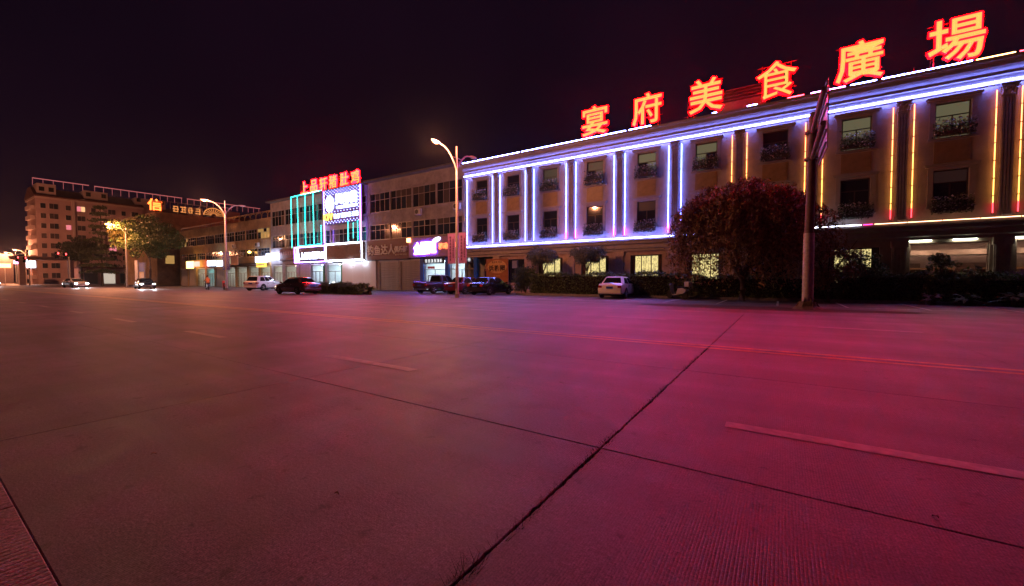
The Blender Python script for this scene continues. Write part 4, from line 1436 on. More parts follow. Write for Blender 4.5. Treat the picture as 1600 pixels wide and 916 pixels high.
make_lamp('street lamp glowing behind the crown of the leafy street tree', (-87.5, 21.0, 0), 8000)
make_lamp('unseen street lamp added out of view to light the apartment block', (-150, 6.5, 0), 17000)  # out of view, kept for the light it throws on the apartment face
make_lamp('distant glowing street lamp at left, the higher of a pair', (-186, 22.4, 0), 9000)
make_lamp('distant glowing street lamp nearest to the left edge of photo', (-206, 22.7, 0), 9000)

# ================================================================== ROAD SIGN POLE
sp = thing('road_sign_pole', 'tall pole with cantilever road sign seen from behind, in front of big tree', 'sign', (.95, 21.4, 0))
M_rustpole = mat('old_pole', (0.20, 0.13, 0.11), .75, var=.4, scale=5)
MB().tube([(0, 0, 3.2), (.06, 0, 8.2)], [.17, .14], 14).build('upper_pole', M_rustpole, sp, world=False, smooth=True)
MB().tube([(0, 0, .2), (0, 0, 3.2)], [.205, .19], 14).build('white_sleeve', mat('pole_white', (.62, .55, .50), .7, var=.3, scale=6, bump=.3), sp, world=False, smooth=True)
mb = MB().lathe([(.55, 0), (.50, .05), (.34, .14), (.30, .30), (.20, .34)], 10)
for k in range(6):
    a = k * math.pi / 3
    mb.prism([(.2, .05), (.45, .05), (.2, .5)], -.015, .015, 'y')
    i0 = len(mb.v) - 6
    for q in range(i0, len(mb.v)):
        x, y, z = mb.v[q]
        mb.v[q] = (x * math.cos(a) - y * math.sin(a), x * math.sin(a) + y * math.cos(a), z)
mb.build('base', mat('pole_base', (.22, .15, .10), .85, var=.4, scale=6), sp, world=False)
for z in (7.4, 6.3):
    MB().tube([(.03, .1, z), (.10, -4.7, z)], .085, 10).build('arm', M_rustpole, sp, world=False, smooth=True)
    MB().disc((.03, .0, z), .26, 'z', .10, 14).build('collar', M_rustpole, sp, world=False)
pn = MB()
xA, yA, xB, yB = .12, -2.45, .17, -5.15
pn.add([(xA, yA, 5.4), (xB, yB, 5.4), (xB, yB, 7.55), (xA, yA, 7.55), (xA + .03, yA, 5.4), (xB + .03, yB, 5.4), (xB + .03, yB, 7.55), (xA + .03, yA, 7.55)],
       [(0, 1, 2, 3), (4, 7, 6, 5), (0, 4, 5, 1), (1, 5, 6, 2), (2, 6, 7, 3), (3, 7, 4, 0)])
pn_o = pn.build('sign_panel', mat('sign_back', (.24, .19, .23), .45, metal=.3, var=.2), sp, world=False)
for z in (5.55, 5.95, 6.75, 7.1, 7.45):
    MB().tube([(xA - .03, yA, z), (xB - .03, yB, z)], .028, 6).build('stiffener', M_metal, pn_o, world=False)

# ================================================================== VEHICLES
M_tyre = mat('tyre', (.015, .015, .016), .85, var=.2)
M_rim = mat('alloy_rim', (.45, .45, .47), .3, metal=.9, var=.1)
M_under = mat('underbody', (.01, .01, .011), .9)
G_car = glass('car_glass', (.012, .014, .018), .03)
E_TAILOFF = mat('tail_lens', (.35, .02, .02), .15, var=.1, coat=.5)
M_headoff = mat('head_lens', (.65, .66, .68), .1, var=.1, coat=.5)
M_plate = mat('plate_blue', (.03, .08, .40), .4)
M_chrome = mat('chrome', (.65, .65, .66), .15, metal=1.0, var=.05)

def paint_m(name, col, rough=.28, metal=0.0):
    return mat(name, col, rough, metal=metal, var=.06, scale=1.0, coat=.8)

def wheel_meshes():
    ty = MB().lathe([(.20, -.10), (.30, -.105), (.325, -.07), (.325, .07), (.30, .105), (.20, .10)], 20)
    ty.v = [(z, x, y) for x, y, z in ty.v]
    rm = MB().disc((0, 0, 0), .20, 'x', .15, 20)
    for k in range(5):
        a = k * 2 * math.pi / 5
        rm.tube([(.088, .05 * math.cos(a), .05 * math.sin(a)), (.092, .19 * math.cos(a), .19 * math.sin(a))], .028, 5)
    rm.disc((.08, 0, 0), .055, 'x', .04, 10)
    hub = MB().disc((0, 0, 0), .185, 'x', .158, 16)
    return ty.mesh('tyre'), rm.mesh('rim'), hub.mesh('hub')
TY, RM, HB = wheel_meshes()

def section(y, w, zb, zbelt, crown, tum=.93):
    """closed ring of a body cross-section at station y"""
    pts = [(-w * .80, zb), (-w * .96, zb + .08), (-w, zb + .22), (-w * .995, (zb + zbelt) / 2 + .05), (-w * .965, zbelt - .08), (-w * tum, zbelt), (-w * .55, zbelt + crown), (0, zbelt + crown * 1.15)]
    pts = pts + [(-a, b) for a, b in reversed(pts[:-1])]
    return [(a, y, b) for a, b in pts]

def make_car(label, cat, paint, loc, rotz, kind='sedan', lights=False, tail=None, plate=True, name='parked_car', group='cars parked along the shops'):
    t = thing(name, label, cat, loc, rotz, group)
    if kind == 'sedan':
        Lh, W, r = 2.28, .885, .325
        st = [(-2.28, .70, .42, .74, .02), (-2.22, .80, .34, .86, .03), (-1.95, .86, .26, .97, .05), (-1.3, .885, .22, .985, .04), (-.3, .89, .20, .955, .03), (.75, .89, .20, .925, .03), (1.15, .885, .22, .905, .05), (1.75, .86, .24, .82, .06), (2.12, .78, .28, .72, .04), (2.26, .66, .36, .62, .02)]
        cab = dict(yb=(-1.85, 1.25), yr=(-1.24, .42), z=1.46, wb=.80, wr=.59, zb=.90)
        wy = (-1.36, 1.36)
    elif kind == 'suv':
        Lh, W, r = 2.2, .91, .36
        st = [(-2.20, .78, .46, .95, .02), (-2.12, .86, .36, 1.04, .02), (-1.7, .90, .30, 1.08, .03), (-.5, .915, .27, 1.06, .03), (.8, .915, .27, 1.04, .03), (1.15, .91, .28, 1.02, .05), (1.75, .88, .30, .95, .06), (2.10, .80, .34, .84, .04), (2.22, .68, .42, .72, .02)]
        cab = dict(yb=(-2.05, 1.25), yr=(-1.72, .30), z=1.66, wb=.83, wr=.65, zb=1.0)
        wy = (-1.32, 1.36)
    else:  # pickup
        Lh, W, r = 2.55, .88, .37
        st = [(-2.55, .84, .52, .98, 0), (-2.5, .87, .46, 1.0, 0), (-.62, .87, .42, 1.0, 0), (-.55, .88, .40, 1.02, .02), (.9, .88, .38, 1.02, .03), (1.3, .87, .38, 1.02, .05), (2.1, .86, .40, .97, .05), (2.45, .80, .46, .86, .03), (2.55, .70, .52, .74, .02)]
        cab = dict(yb=(-.62, 1.45), yr=(-.52, .65), z=1.68, wb=.80, wr=.64, zb=.98)
        wy = (-1.62, 1.58)
    mb = MB()
    mb.loft([section(*s) for s in st])
    mb.build('body', paint, t, world=False, smooth=True)
    # cabin shell
    c = cab
    n_lev = 5
    rings = []
    for q in np.linspace(0, 1, n_lev):
        e = q ** .85
        y0 = c['yb'][0] + (c['yr'][0] - c['yb'][0]) * e
        y1 = c['yb'][1] + (c['yr'][1] - c['yb'][1]) * e
        w = c['wb'] + (c['wr'] - c['wb']) * (q ** 1.2)
        z = c['zb'] + (c['z'] - .05 - c['zb']) * q
        ins = .18
        rings.append([(-w, y0 + ins, z), (-w * .82, y0, z), (w * .82, y0, z), (w, y0 + ins, z), (w, y1 - ins, z), (w * .80, y1, z), (-w * .80, y1, z), (-w, y1 - ins, z)])
    q = rings[-1]
    cx_ = [(x * .78, (y - (c['yr'][0] + c['yr'][1]) / 2) * .80 + (c['yr'][0] + c['yr'][1]) / 2, c['z']) for x, y, z in q]
    rings.append(cx_)
    MB().loft(rings).build('cabin', paint, t, world=False, smooth=True)
    # glazing set a little proud of the shell
    def P(u, v, side):  # v height 0..1, u 0..1 along length
        e = v ** .85
        y0 = c['yb'][0] + (c['yr'][0] - c['yb'][0]) * e + .20
        y1 = c['yb'][1] + (c['yr'][1] - c['yb'][1]) * e - .20
        w = c['wb'] + (c['wr'] - c['wb']) * (v ** 1.2)
        z = c['zb'] + (c['z'] - .05 - c['zb']) * v
        return (side * (w + .012), y0 + (y1 - y0) * u, z)
    def quad(name, pts, m, nrm):
        a = [Vector(p) for p in pts]; d = Vector(nrm) * .012
        mbq = MB().add([*a, *[p - d for p in a]], [(0, 1, 2, 3), (7, 6, 5, 4), (0, 4, 5, 1), (1, 5, 6, 2), (2, 6, 7, 3), (3, 7, 4, 0)])
        mbq.build(name, m, t, world=False)
    v0, v1 = (.14, .90)
    for s in (-1, 1):
        for u0, u1 in ((.02, .33), (.36, .64), (.67, .98)) if kind == 'suv' else ((.03, .47), (.51, .97)):
            quad('side_window', [P(u0, v0, s), P(u1, v0, s), P(u1 - .01, v1, s), P(u0 + .01, v1, s)], G_car, (s, 0, 0))
    def F(u, v, fr_):
        e = v ** .85
        y = c['yb'][fr_] + (c['yr'][fr_] - c['yb'][fr_]) * e
        w = (c['wb'] + (c['wr'] - c['wb']) * (v ** 1.2)) * .80
        z = c['zb'] + (c['z'] - .05 - c['zb']) * v
        return (u * w, y + (.014 if fr_ else -.014), z + .012)
    quad('windscreen', [F(-1, .16, 1), F(1, .16, 1), F(.98, .92, 1), F(-.98, .92, 1)], G_car, (0, 1, .4))
    quad('rear_window', [F(-1, .22 if kind == 'sedan' else .16, 0), F(1, .22 if kind == 'sedan' else .16, 0), F(.96, .92, 0), F(-.96, .92, 0)], G_car, (0, -1, .4))
    # wheels and arches
    for y in wy:
        for s in (-1, 1):
            wl = link('wheel', HB, M_metal, t); wl.location = (s * (W - .10), y, r)
            sc = r / .325
            wl.scale = (sc, sc, sc)
            if s < 0: wl.rotation_euler = (0, 0, math.pi)
            link('tyre', TY, M_tyre, wl); link('rim', RM, M_rim, wl)
            am_ = MB()
            pts = [((r + .07) * math.cos(q), (r + .07) * math.sin(q)) for q in np.linspace(-.25, math.pi + .25, 15)]
            am_.prism([(y + a, r + b) for a, b in pts], s * (W - .28), s * (W + .006), 'x')
            am_.build('wheel_arch', M_under, t, world=False)
    MB().box(-W * .85, W * .85, wy[0] - .3, wy[1] + .3, .17, .30).build('underbody', M_under, t, world=False)
    # lamps, bumpers, plate, handles, mirrors
    yr, yf = st[0][0], st[-1][0]
    zt = .80 if kind == 'sedan' else (.88 if kind == 'suv' else .80)
    for s in (-1, 1):
        wz = .52 if kind == 'sedan' else .62
        MB().box(min(s * wz, s * (wz + .24)), max(s * wz, s * (wz + .24)), yr - .012, yr + .30, zt - .10, zt + .06).build('tail_light', tail or E_TAILOFF, t, world=False, bevel=.02)
        MB().box(min(s * .50, s * .74), max(s * .50, s * .74), yf - .26, yf + .012, .60 if kind == 'sedan' else .70, .70 if kind == 'sedan' else .82).build('headlight', (lights if lights else M_headoff), t, world=False, bevel=.02)
        MB().box(min(s * W * .98, s * (W + .16)), max(s * W * .98, s * (W + .16)), .78, .92, .93 if kind == 'sedan' else 1.06, 1.06 if kind == 'sedan' else 1.2).build('mirror', paint, t, world=False, bevel=.03)
        for y in ((-.55, .42) if kind != 'pickup' else (.2,)):
            MB().box(min(s * W * .99, s * (W + .015)), max(s * W * .99, s * (W + .015)), y - .09, y + .09, .80, .84).build('door_handle', M_chrome, t, world=False)
            MB().box(min(s * W * .985, s * (W + .004)), max(s * W * .985, s * (W + .004)), y - .19, y - .178, .32, .90).build('door_seam', M_under, t, world=False)
    MB().box(-W * .86, W * .86, yr - .05, yr + .12, .32, .52).build('rear_bumper', paint if kind != 'pickup' else M_chrome, t, world=False, bevel=.04)
    MB().box(-W * .84, W * .84, yf - .12, yf + .03, .26, .46).build('front_bumper', paint, t, world=False, bevel=.04)
    MB().box(-.35, .35, yf - .06, yf + .018, .50, .60).build('grille', M_under, t, world=False)
    MB().box(-.22, .22, yr - .024 - (.0 if kind == 'sedan' else .0), yr + .02, zt - .14, zt).build('number_plate', M_plate, t, world=False)
    if kind == 'pickup':
        MB().box(-.84, .84, -2.45, -.70, 1.003, 1.008).build('bed_floor', M_under, t, world=False)
        for s in (-1, 1):
            MB().box(min(s * .80, s * .87), max(s * .80, s * .87), -2.5, -.66, .995, 1.10).build('bed_rail', paint, t, world=False, bevel=.02)
        MB().tube([(-.78, -.70, 1.02), (-.72, -.70, 1.62), (.72, -.70, 1.62), (.78, -.70, 1.02)], .035, 6).build('roll_bar', M_under, t, world=False)
    return t

WHITE = paint_m('car_white', (.78, .77, .76))
make_car('white sedan parked alone in a hotel bay, its rear lit yellow', 'car', WHITE, (-9.55, 28.2, 0), R(4), 'sedan')
make_car('shiny black sedan parked nose in just right of lamp pole', 'car', paint_m('car_black', (.012, .012, .016), .15), (-20.4, 27.9, 0), 0, 'sedan')
make_car('dark red car parked half hidden behind the lamp pole', 'car', paint_m('car_maroon', (.10, .012, .02), .2), (-23.3, 28.3, 0), 0, 'sedan')
make_car('dark pickup truck with open bed parked before the roller shutters', 'truck', paint_m('truck_dark', (.035, .012, .016), .3), (-26.7, 28.3, 0), 0, 'pickup', name='pickup_truck')
make_car('dark brown sedan parked along the road beside the clipped low hedge', 'car', paint_m('car_brown', (.07, .03, .02), .18), (-35.4, 19.65, 0), R(92), 'sedan')
make_car('white sport utility car parked nose in right of second lamp', 'car', paint_m('car_white2', (.80, .81, .84)), (-50.2, 24.0, 0), R(27), 'suv')
E_HEAD = emit('headlight_on', (.85, .93, 1.0), 120.0)
car_lights = []
def lit_car(label, paint, loc, rotz, kind='sedan', power=350):
    t = make_car(label, 'car', paint, loc, rotz, kind, lights=E_HEAD, name='driving_car', group='cars driving with headlights on')
    for s in (-1, 1):
        ld = bpy.data.lights.new('headlamp_beam', 'SPOT')
        ld.energy = power; ld.color = (.85, .93, 1.0); ld.spot_size = R(95); ld.spot_blend = .8; ld.shadow_soft_size = .06
        lo = bpy.data.objects.new('headlamp_beam', ld); COL.objects.link(lo); lo.parent = t
        lo.location = (s * .62, 2.34, .68); lo.rotation_euler = (R(82), 0, 0)
    return t
lit_car('silver car driving with bright headlights at the left junction', paint_m('car_silver', (.45, .46, .48), .25, .5), (-92.0, 16.0, 0), R(-82))
lit_car('dark car with headlights on following close to the second lamp', paint_m('car_navy', (.02, .025, .05), .2), (-72.5, 19.2, 0), R(-97))
lit_car('far car with headlights on near the left traffic lights', paint_m('car_grey', (.2, .2, .21), .25), (-118.0, 10.0, 0), R(-86))

# scooters, with one rider
def make_scooter(label, body, loc, rotz, box=True):
    t = thing('scooter', label, 'scooter', loc, rotz, 'scooters')
    for y in (-.58, .62):
        w = link('wheel', HB, M_metal, t); w.location = (0, y, .24); w.scale = (.5, .74, .74)
        link('tyre', TY, M_tyre, w)
    MB().loft([[(-.12, y, z0), (.12, y, z0), (.14, y, z1), (-.14, y, z1)] for y, z0, z1 in ((-.75, .5, .62), (-.45, .32, .72), (-.1, .28, .68), (.02, .22, .32), (.35, .22, .30))]).build('body', body, t, world=False, bevel=.03)
    MB().loft([[(-.15, y, z0), (.15, y, z0), (.13, y + .04, z0 + .05), (-.13, y + .04, z0 + .05)] for y, z0 in ((.34, .28), (.46, .6), (.50, .95))]).build('leg_shield', body, t, world=False)
    MB().box(-.13, .13, -.72, -.02, .70, .79).build('seat', M_under, t, world=False, bevel=.03)
    MB().tube([(0, .62, .24), (0, .50, .9), (0, .46, 1.0)], .03, 8).build('fork', M_metal, t, world=False)
    MB().tube([(-.30, .36, 1.04), (-.1, .46, 1.0), (.1, .46, 1.0), (.30, .36, 1.04)], .018, 6).build('handlebar', M_under, t, world=False)
    MB().disc((0, .53, .93), .07, 'y', .06, 12).build('headlight', M_headoff, t, world=False)
    if box:
        MB().box(-.19, .19, -1.0, -.66, .80, 1.12).build('top_box', body, t, world=False, bevel=.04)
    return t
make_scooter('red scooter parked under the second street lamp', paint_m('scooter_red', (.45, .05, .05)), (-56.6, 22.4, 0), R(70))
sc_pos = (-58.6, 21.4, 0)
make_scooter('blue scooter carrying a rider left of the second lamp pole', paint_m('scooter_blue', (.06, .12, .35)), sc_pos, R(80), box=False)
make_scooter('small motor scooter parked on kerb by the hotel hedge', paint_m('scooter_white', (.5, .48, .48)), (-5.6, 28.1, 0), R(60))

def person(label, loc, rotz, top, legs):
    t = thing('person', label, 'person', loc, rotz)
    J = {'pelvis': (0, -.28, .86), 'waist': (0, -.27, 1.02), 'chest': (0, -.22, 1.25), 'neck': (0, -.18, 1.42), 'head0': (0, -.15, 1.50), 'head1': (0, -.13, 1.62)}
    V = list(J.values()); E2 = [(0, 1), (1, 2), (2, 3), (3, 4), (4, 5)]
    rad = [.15, .135, .155, .055, .075, .085]
    def chain(root, pts, rs):
        prev = root
        for p, r_ in zip(pts, rs):
            V.append(p); rad.append(r_); E2.append((prev, len(V) - 1)); prev = len(V) - 1
    for s in (-1, 1):
        chain(2, [(s * .19, -.22, 1.34), (s * .27, .02, 1.16), (s * .29, .27, 1.08), (s * .28, .36, 1.06)], [.06, .048, .038, .035])
        chain(0, [(s * .13, -.22, .84), (s * .16, .14, .80), (s * .14, .18, .42), (s * .14, .30, .34)], [.10, .075, .05, .04])
    me = bpy.data.meshes.new('body'); me.from_pydata(V, E2, [])
    o = link('body', me, top, t)
    md = o.modifiers.new('skin', 'SKIN')
    for i, sv in enumerate(me.skin_vertices[0].data):
        sv.radius = (rad[i], rad[i]); sv.use_root = (i == 0)
    o.modifiers.new('sub', 'SUBSURF').levels = 1
    o.modifiers['sub'].render_levels = 2
    MB().lathe([(.02, .13), (.07, .115), (.105, .06), (.112, 0), (.10, -.03)], 14, (0, -.14, 1.63)).build('hair', mat('hair_black', (.012, .01, .01), .6), t, world=False, smooth=True)
    for s in (-1, 1):
        MB().tube([(s * .13, -.27, .86), (s * .165, .14, .81), (s * .145, .19, .42), (s * .145, .2, .36)], [.115, .09, .065, .06], 10).build('trouser_leg', legs, t, world=False, smooth=True)
        MB().box(min(s * .10, s * .19), max(s * .10, s * .19), .14, .40, .315, .39).build('shoe', M_under, t, world=False, bevel=.02)
    return t
person('person in orange top riding the blue scooter', sc_pos, R(80), mat('orange_top', (.55, .22, .08), .8), mat('dark_trousers', (.04, .05, .09), .9))

# ================================================================== PLANTS
L_green = leaf_mat('leaf_green', (.06, .11, .028), (.16, .23, .065))
L_dark = leaf_mat('leaf_dark', (.040, .065, .028), (.12, .16, .065))
L_russet = leaf_mat('leaf_russet', (.09, .06, .03), (.34, .20, .09))
L_grey = leaf_mat('leaf_greyish', (.09, .11, .08), (.20, .22, .16))
L_petal = leaf_mat('petal_mix', (.16, .18, .14), (.60, .52, .55))
M_bark = mat('bark', (.07, .05, .035), .9, var=.4, scale=8, bump=.6, bscale=20)

def tree_obj(name, label, loc, P, leaf, m, trunk, cat='tree', group=None, droop=.2, aspect=.5, core=None):
    t = thing(name, label, cat, loc, 0, group)
    mb = MB()
    for pts, rs in trunk:
        mb.tube(pts, rs, 8)
    mb.build('trunk', M_bark, t, world=False, smooth=True)
    link('crown', leaves_mesh('crown', P, leaf, droop, aspect), m, t)
    return t

def limbs(h, spread, n, r0, seed, top):
    rn = random.Random(seed)
    out = [([(0, 0, 0), (.05, .03, h * .5), (0, 0, h)], [r0, r0 * .8, r0 * .7])]
    for k in range(n):
        a = 2 * math.pi * k / n + rn.uniform(-.3, .3)
        q = spread * rn.uniform(.5, 1)
        out.append(([(0, 0, h * rn.uniform(.85, 1)), (q * .4 * math.cos(a), q * .4 * math.sin(a), h + (top - h) * .35), (q * math.cos(a), q * math.sin(a), h + (top - h) * rn.uniform(.6, .9))], [r0 * .6, r0 * .4, r0 * .12]))
    return out

# the great round drooping tree before the hotel
def dome_tree():
    rng = np.random.default_rng(5)
    pts = []
    # boughs arching out from the middle; each carries its own sheaf of hanging sprays, so clumps and gaps show
    for bough in range(120):
        a0 = rng.uniform(0, 2 * math.pi)
        f = rng.uniform(.10, 1) ** .55
        reach0 = 3.85 * f * (1 + .10 * math.sin(3 * a0 + 1) + .07 * math.sin(7 * a0)) * rng.uniform(.9, 1.06)
        top0 = 6.3 - .22 * reach0 ** 1.38 + rng.normal() * .36
        for k in range(int(rng.uniform(7, 17))):
            a = a0 + rng.normal() * .55 / max(reach0, .8)
            reach = max(.2, reach0 + rng.normal() * .22)
            top = top0 + rng.normal() * .12
            drop = rng.uniform(.9, 2.6) if f < .7 else rng.uniform(1.6, 4.2)
            end = max(.35 + rng.uniform(0, .7), top - drop)
            n = int(rng.uniform(60, 120))
            u = rng.uniform(0, 1, n)
            rr = reach * (.62 + .38 * np.sin(np.minimum(u * 1.7, 1) * math.pi / 2))
            zz = top + .12 * np.sin(u * math.pi) - (top - end) * np.clip(u - .22, 0, 1) ** 1.35 / .78 ** 1.35
            w = .07 + .10 * u
            q = np.stack([rr * math.cos(a), rr * math.sin(a), zz], 1) + rng.normal(size=(n, 3)) * w[:, None]
            pts.append(q)
    P = np.concatenate(pts)
    P = P[P[:, 2] > .3]
    P[:, 1] *= .8
    tr = limbs(1.3, 3.2, 11, .19, 3, 5.7)
    return tree_obj('drooping_tree', 'big round drooping tree with dusky red foliage before the hotel', (-1.9, 27.2, 0), P, .17, L_russet, tr, droop=1.1, aspect=.34)
dome_tree()
rng9 = np.random.default_rng(31)
P = clump_points((0, 0, 2.1), (1.5, 1.1, 1.5), 30, 170, .5, rng9, .3, .5)
tree_obj('drooping_tree', 'smaller dark drooping tree right behind the road sign pole', (2.15, 28.3, 0), P, .15, L_russet, limbs(1.2, 1.2, 5, .10, 8, 3.8), droop=.9, aspect=.3)
# two clipped round trees
for x, seed, lab in ((-16.6, 41, 'round topped grey green tree before hotel, left of the pair'), (-12.7, 42, 'round topped grey green tree before hotel, right of the pair')):
    rg = np.random.default_rng(seed)
    P = clump_points((0, 0, 3.1), (1.45, 1.1, .72), 46, 190, .42, rg, .35, 2.25)
    tree_obj('round_tree', lab, (x, 30.0, .07), P, .12, L_grey, limbs(1.9, 1.0, 6, .07, seed, 3.4), group='clipped round trees before the hotel')
def bush(label, loc, rx, ry, rz_, n, m, leaf=.12, seed=1, cr=.3, name='shrub', group='shrubs before the hotel', per=120):
    rg = np.random.default_rng(seed)
    P = clump_points((0, 0, rz_ * .95), (rx, ry, rz_), n, per, cr, rg, .2, .02)
    tr = []
    for k in range(5):
        a = k * 1.26
        tr.append(([(0, 0, 0), (rx * .3 * math.cos(a), ry * .3 * math.sin(a), rz_ * .7), (rx * .6 * math.cos(a), ry * .6 * math.sin(a), rz_ * 1.3)], [.035, .025, .01]))
    return tree_obj(name, label, loc, P, leaf, m, tr, 'shrub', group)
bush('tall dark shrub at the left end of the hotel hedge', (-18.1, 29.6, .07), 1.1, .8, 1.3, 30, L_dark, seed=3, cr=.45, per=200)
bush('leafy shrub standing before the lit lace curtain window', (3.7, 29.9, .07), 1.35, .8, 1.55, 36, L_dark, .13, 4, .4, per=150)
bush('slim dark shrub before the hotel lobby, the taller one', (7.0, 29.5, .07), .55, .5, 1.35, 17, L_dark, .14, 5, .32)
bush('short dark shrub before hotel lobby right of the slim one', (7.95, 29.3, .07), .5, .5, 1.05, 14, L_dark, .14, 6, .3)
bush('bright green leafy shrub low before the hotel lobby', (7.7, 30.2, .07), .5, .4, .95, 12, L_green, .14, 7, .3)
bush('shrub with violet blossom at right edge of the photo', (9.7, 29.7, .07), .55, .5, 1.1, 15, leaf_mat('leaf_violet', (.05, .06, .03), (.40, .16, .42)), .12, 8, .3)
# hedges
def hedge(label, x0, x1, y0, y1, h, m, n, leaf=.11, seed=1, name='hedge', z0=.07, group='clipped hedges'):
    rg = np.random.default_rng(seed)
    t = thing(name, label, 'hedge', ((x0 + x1) / 2, (y0 + y1) / 2, z0), 0, group)
    lx, ly = (x1 - x0) / 2, (y1 - y0) / 2
    q = rg.uniform(-1, 1, size=(n, 3))
    # push most leaves towards the skin
    ax = rg.integers(0, 3, n)
    push = rg.uniform(size=n) < .8
    for k in range(3):
        s = push & (ax == k)
        q[s, k] = np.sign(q[s, k]) * (1 - rg.uniform(0, .22, s.sum()))
    P = np.stack([q[:, 0] * lx, q[:, 1] * ly, (q[:, 2] + 1) / 2 * h], 1)
    P += rg.normal(size=P.shape) * .05
    P[:, 2] += .10 * np.sin(P[:, 0] * 1.7 + seed) * (P[:, 2] / h) + .06 * np.sin(P[:, 0] * 5.1)
    P[:, 2] = np.maximum(P[:, 2], .02)
    link('foliage', leaves_mesh('foliage', P, leaf, .1, .55, rg), m, t)
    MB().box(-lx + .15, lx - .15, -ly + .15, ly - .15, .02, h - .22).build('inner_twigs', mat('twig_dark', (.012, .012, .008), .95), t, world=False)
    return t
hedge('long dark hedge before hotel, from left shrub to the big tree', -17.2, -5.0, 28.85, 30.1, 1.65, L_dark, 26000, seed=2)
hedge('dark hedge behind the big drooping tree', -4.95, 2.6, 28.9, 30.2, 1.45, L_dark, 12000, seed=3)
hedge('dark hedge right of sign pole below the lit curtain window', 2.65, 6.2, 28.85, 30.0, 1.5, L_dark, 9000, seed=4)
hedge('greener hedge before the hotel lobby at right edge', 6.25, 15.5, 28.85, 29.9, 1.35, L_green, 20000, seed=5)
hedge('low clipped hedge along the road before the white hoarding', -37.6, -29.5, 21.5, 22.7, .85, L_dark, 17000, seed=6, z0=0)
def cycad(label, loc, n, length, seed, m, group='spiky plants'):
    rn = random.Random(seed)
    t = thing('spiky_plant', label, 'plant', loc, 0, group)
    mb = MB().lathe([(.02, 0), (.16, .02), (.18, .25), (.05, .35)], 10); mb.build('stem', M_bark, t, world=False)
    for k in range(n):
        a = 2 * math.pi * k / n + rn.uniform(-.2, .2)
        el = rn.uniform(.25, 1.2)
        L_ = length * rn.uniform(.75, 1.1)
        pts = []
        for q in np.linspace(0, 1, 7):
            d = L_ * q
            pts.append((d * math.cos(el) * math.cos(a), d * math.cos(el) * math.sin(a), .25 + d * math.sin(el) - .55 * L_ * q * q))
        V, F_ = [], []
        for i, p in enumerate(pts):
            w = length * (.10 * math.sin(math.pi * min(1, .15 + i / 6 * .85)) + .004)
            sx, sy = -math.sin(a) * w, math.cos(a) * w
            V += [(p[0] - sx, p[1] - sy, p[2] - .02), (p[0], p[1], p[2] + .02), (p[0] + sx, p[1] + sy, p[2] - .02)]
            if i: b = 3 * i; F_ += [(b - 3, b - 2, b + 1, b), (b - 2, b - 1, b + 2, b + 1)]
        MB().add(V, F_).build('leaf', m, t, world=False)
    return t
cycad('spiky leaved plant at the end of the low roadside hedge', (-28.6, 22.0, 0), 18, 1.15, 3, L_green)
cycad('fan of arching green leaves at right edge before lobby', (9.0, 28.3, 0), 20, 1.15, 4, L_green)
cycad('small arching leaf plant on the kerb left of lobby shrubs', (6.2, 28.2, 0), 14, .8, 5, L_russet)
cycad('arching leaf plant on the kerb under the slim lobby shrub', (7.4, 28.2, 0), 16, .9, 6, L_green)

# street trees at left
def street_tree(label, loc, h, rx, rz_, n, per, m, seed, leaf=.28, kind='broad'):
    rg = np.random.default_rng(seed)
    if kind == 'broad':
        P = clump_points((0, 0, h - rz_), (rx, rx * .8, rz_), n, per, 1.0, rg, .3)
        # a second lobe makes the outline uneven
        P = np.concatenate([P, clump_points((rx * .55, .3, h - rz_ * 1.35), (rx * .7, rx * .5, rz_ * .75), n // 2, per, .9, rg, .3)])
        tr = limbs(h - 2 * rz_ + .4, rx * .8, 7, .22, seed, h - .6)
    else:  # layered evergreen
        pts = []
        for k in range(11):
            z = 3.0 + (h - 3.2) * k / 10
            r_ = rx * (1 - k / 11.5) ** .75 * rg.uniform(.75, 1.1)
            for b in range(9):
                a = rg.uniform(0, 2 * math.pi)
                m_ = int(per)
                u = rg.uniform(.05, 1, m_)
                pts.append(np.stack([u * r_ * math.cos(a), u * r_ * math.sin(a), z - .35 * u * u * r_ / 2 + 0 * u], 1) + rg.normal(size=(m_, 3)) * np.array([.28, .28, .14]))
        P = np.concatenate(pts)
        tr = [([(0, 0, 0), (0, .05, h * .6), (0, 0, h)], [.24, .15, .03])]
    return tree_obj('street_tree', label, loc, P, leaf, m, tr, group='street trees at the left')
street_tree('big leafy street tree with forked trunk, right of the evergreen', (-88.0, 24.0, 0), 12.4, 5.4, 3.6, 60, 260, L_green, 51)
street_tree('yellow lit crown of a street tree close to the third lamp', (-93.5, 22.3, 0), 11.2, 2.6, 2.3, 26, 200, leaf_mat('leaf_yellow', (.10, .11, .02), (.22, .19, .04)), 52)  # yellow lamplight on this crown is put into the leaf colour
street_tree('dark layered evergreen tree before the apartment block', (-108.5, 22.5, 0), 15.2, 3.6, 3, 0, 70, L_dark, 53, .30, 'layer')
street_tree('spreading dark tree left of the evergreen', (-121, 22, 0), 9.8, 4.6, 2.4, 42, 190, L_dark, 54, .30)
street_tree('small yellow green tree by the left traffic lights', (-140, 7.0, 0), 5.2, 3.6, 1.3, 26, 150, leaf_mat('leaf_yellow', (.10, .11, .02), (.22, .19, .04)), 55, .28)

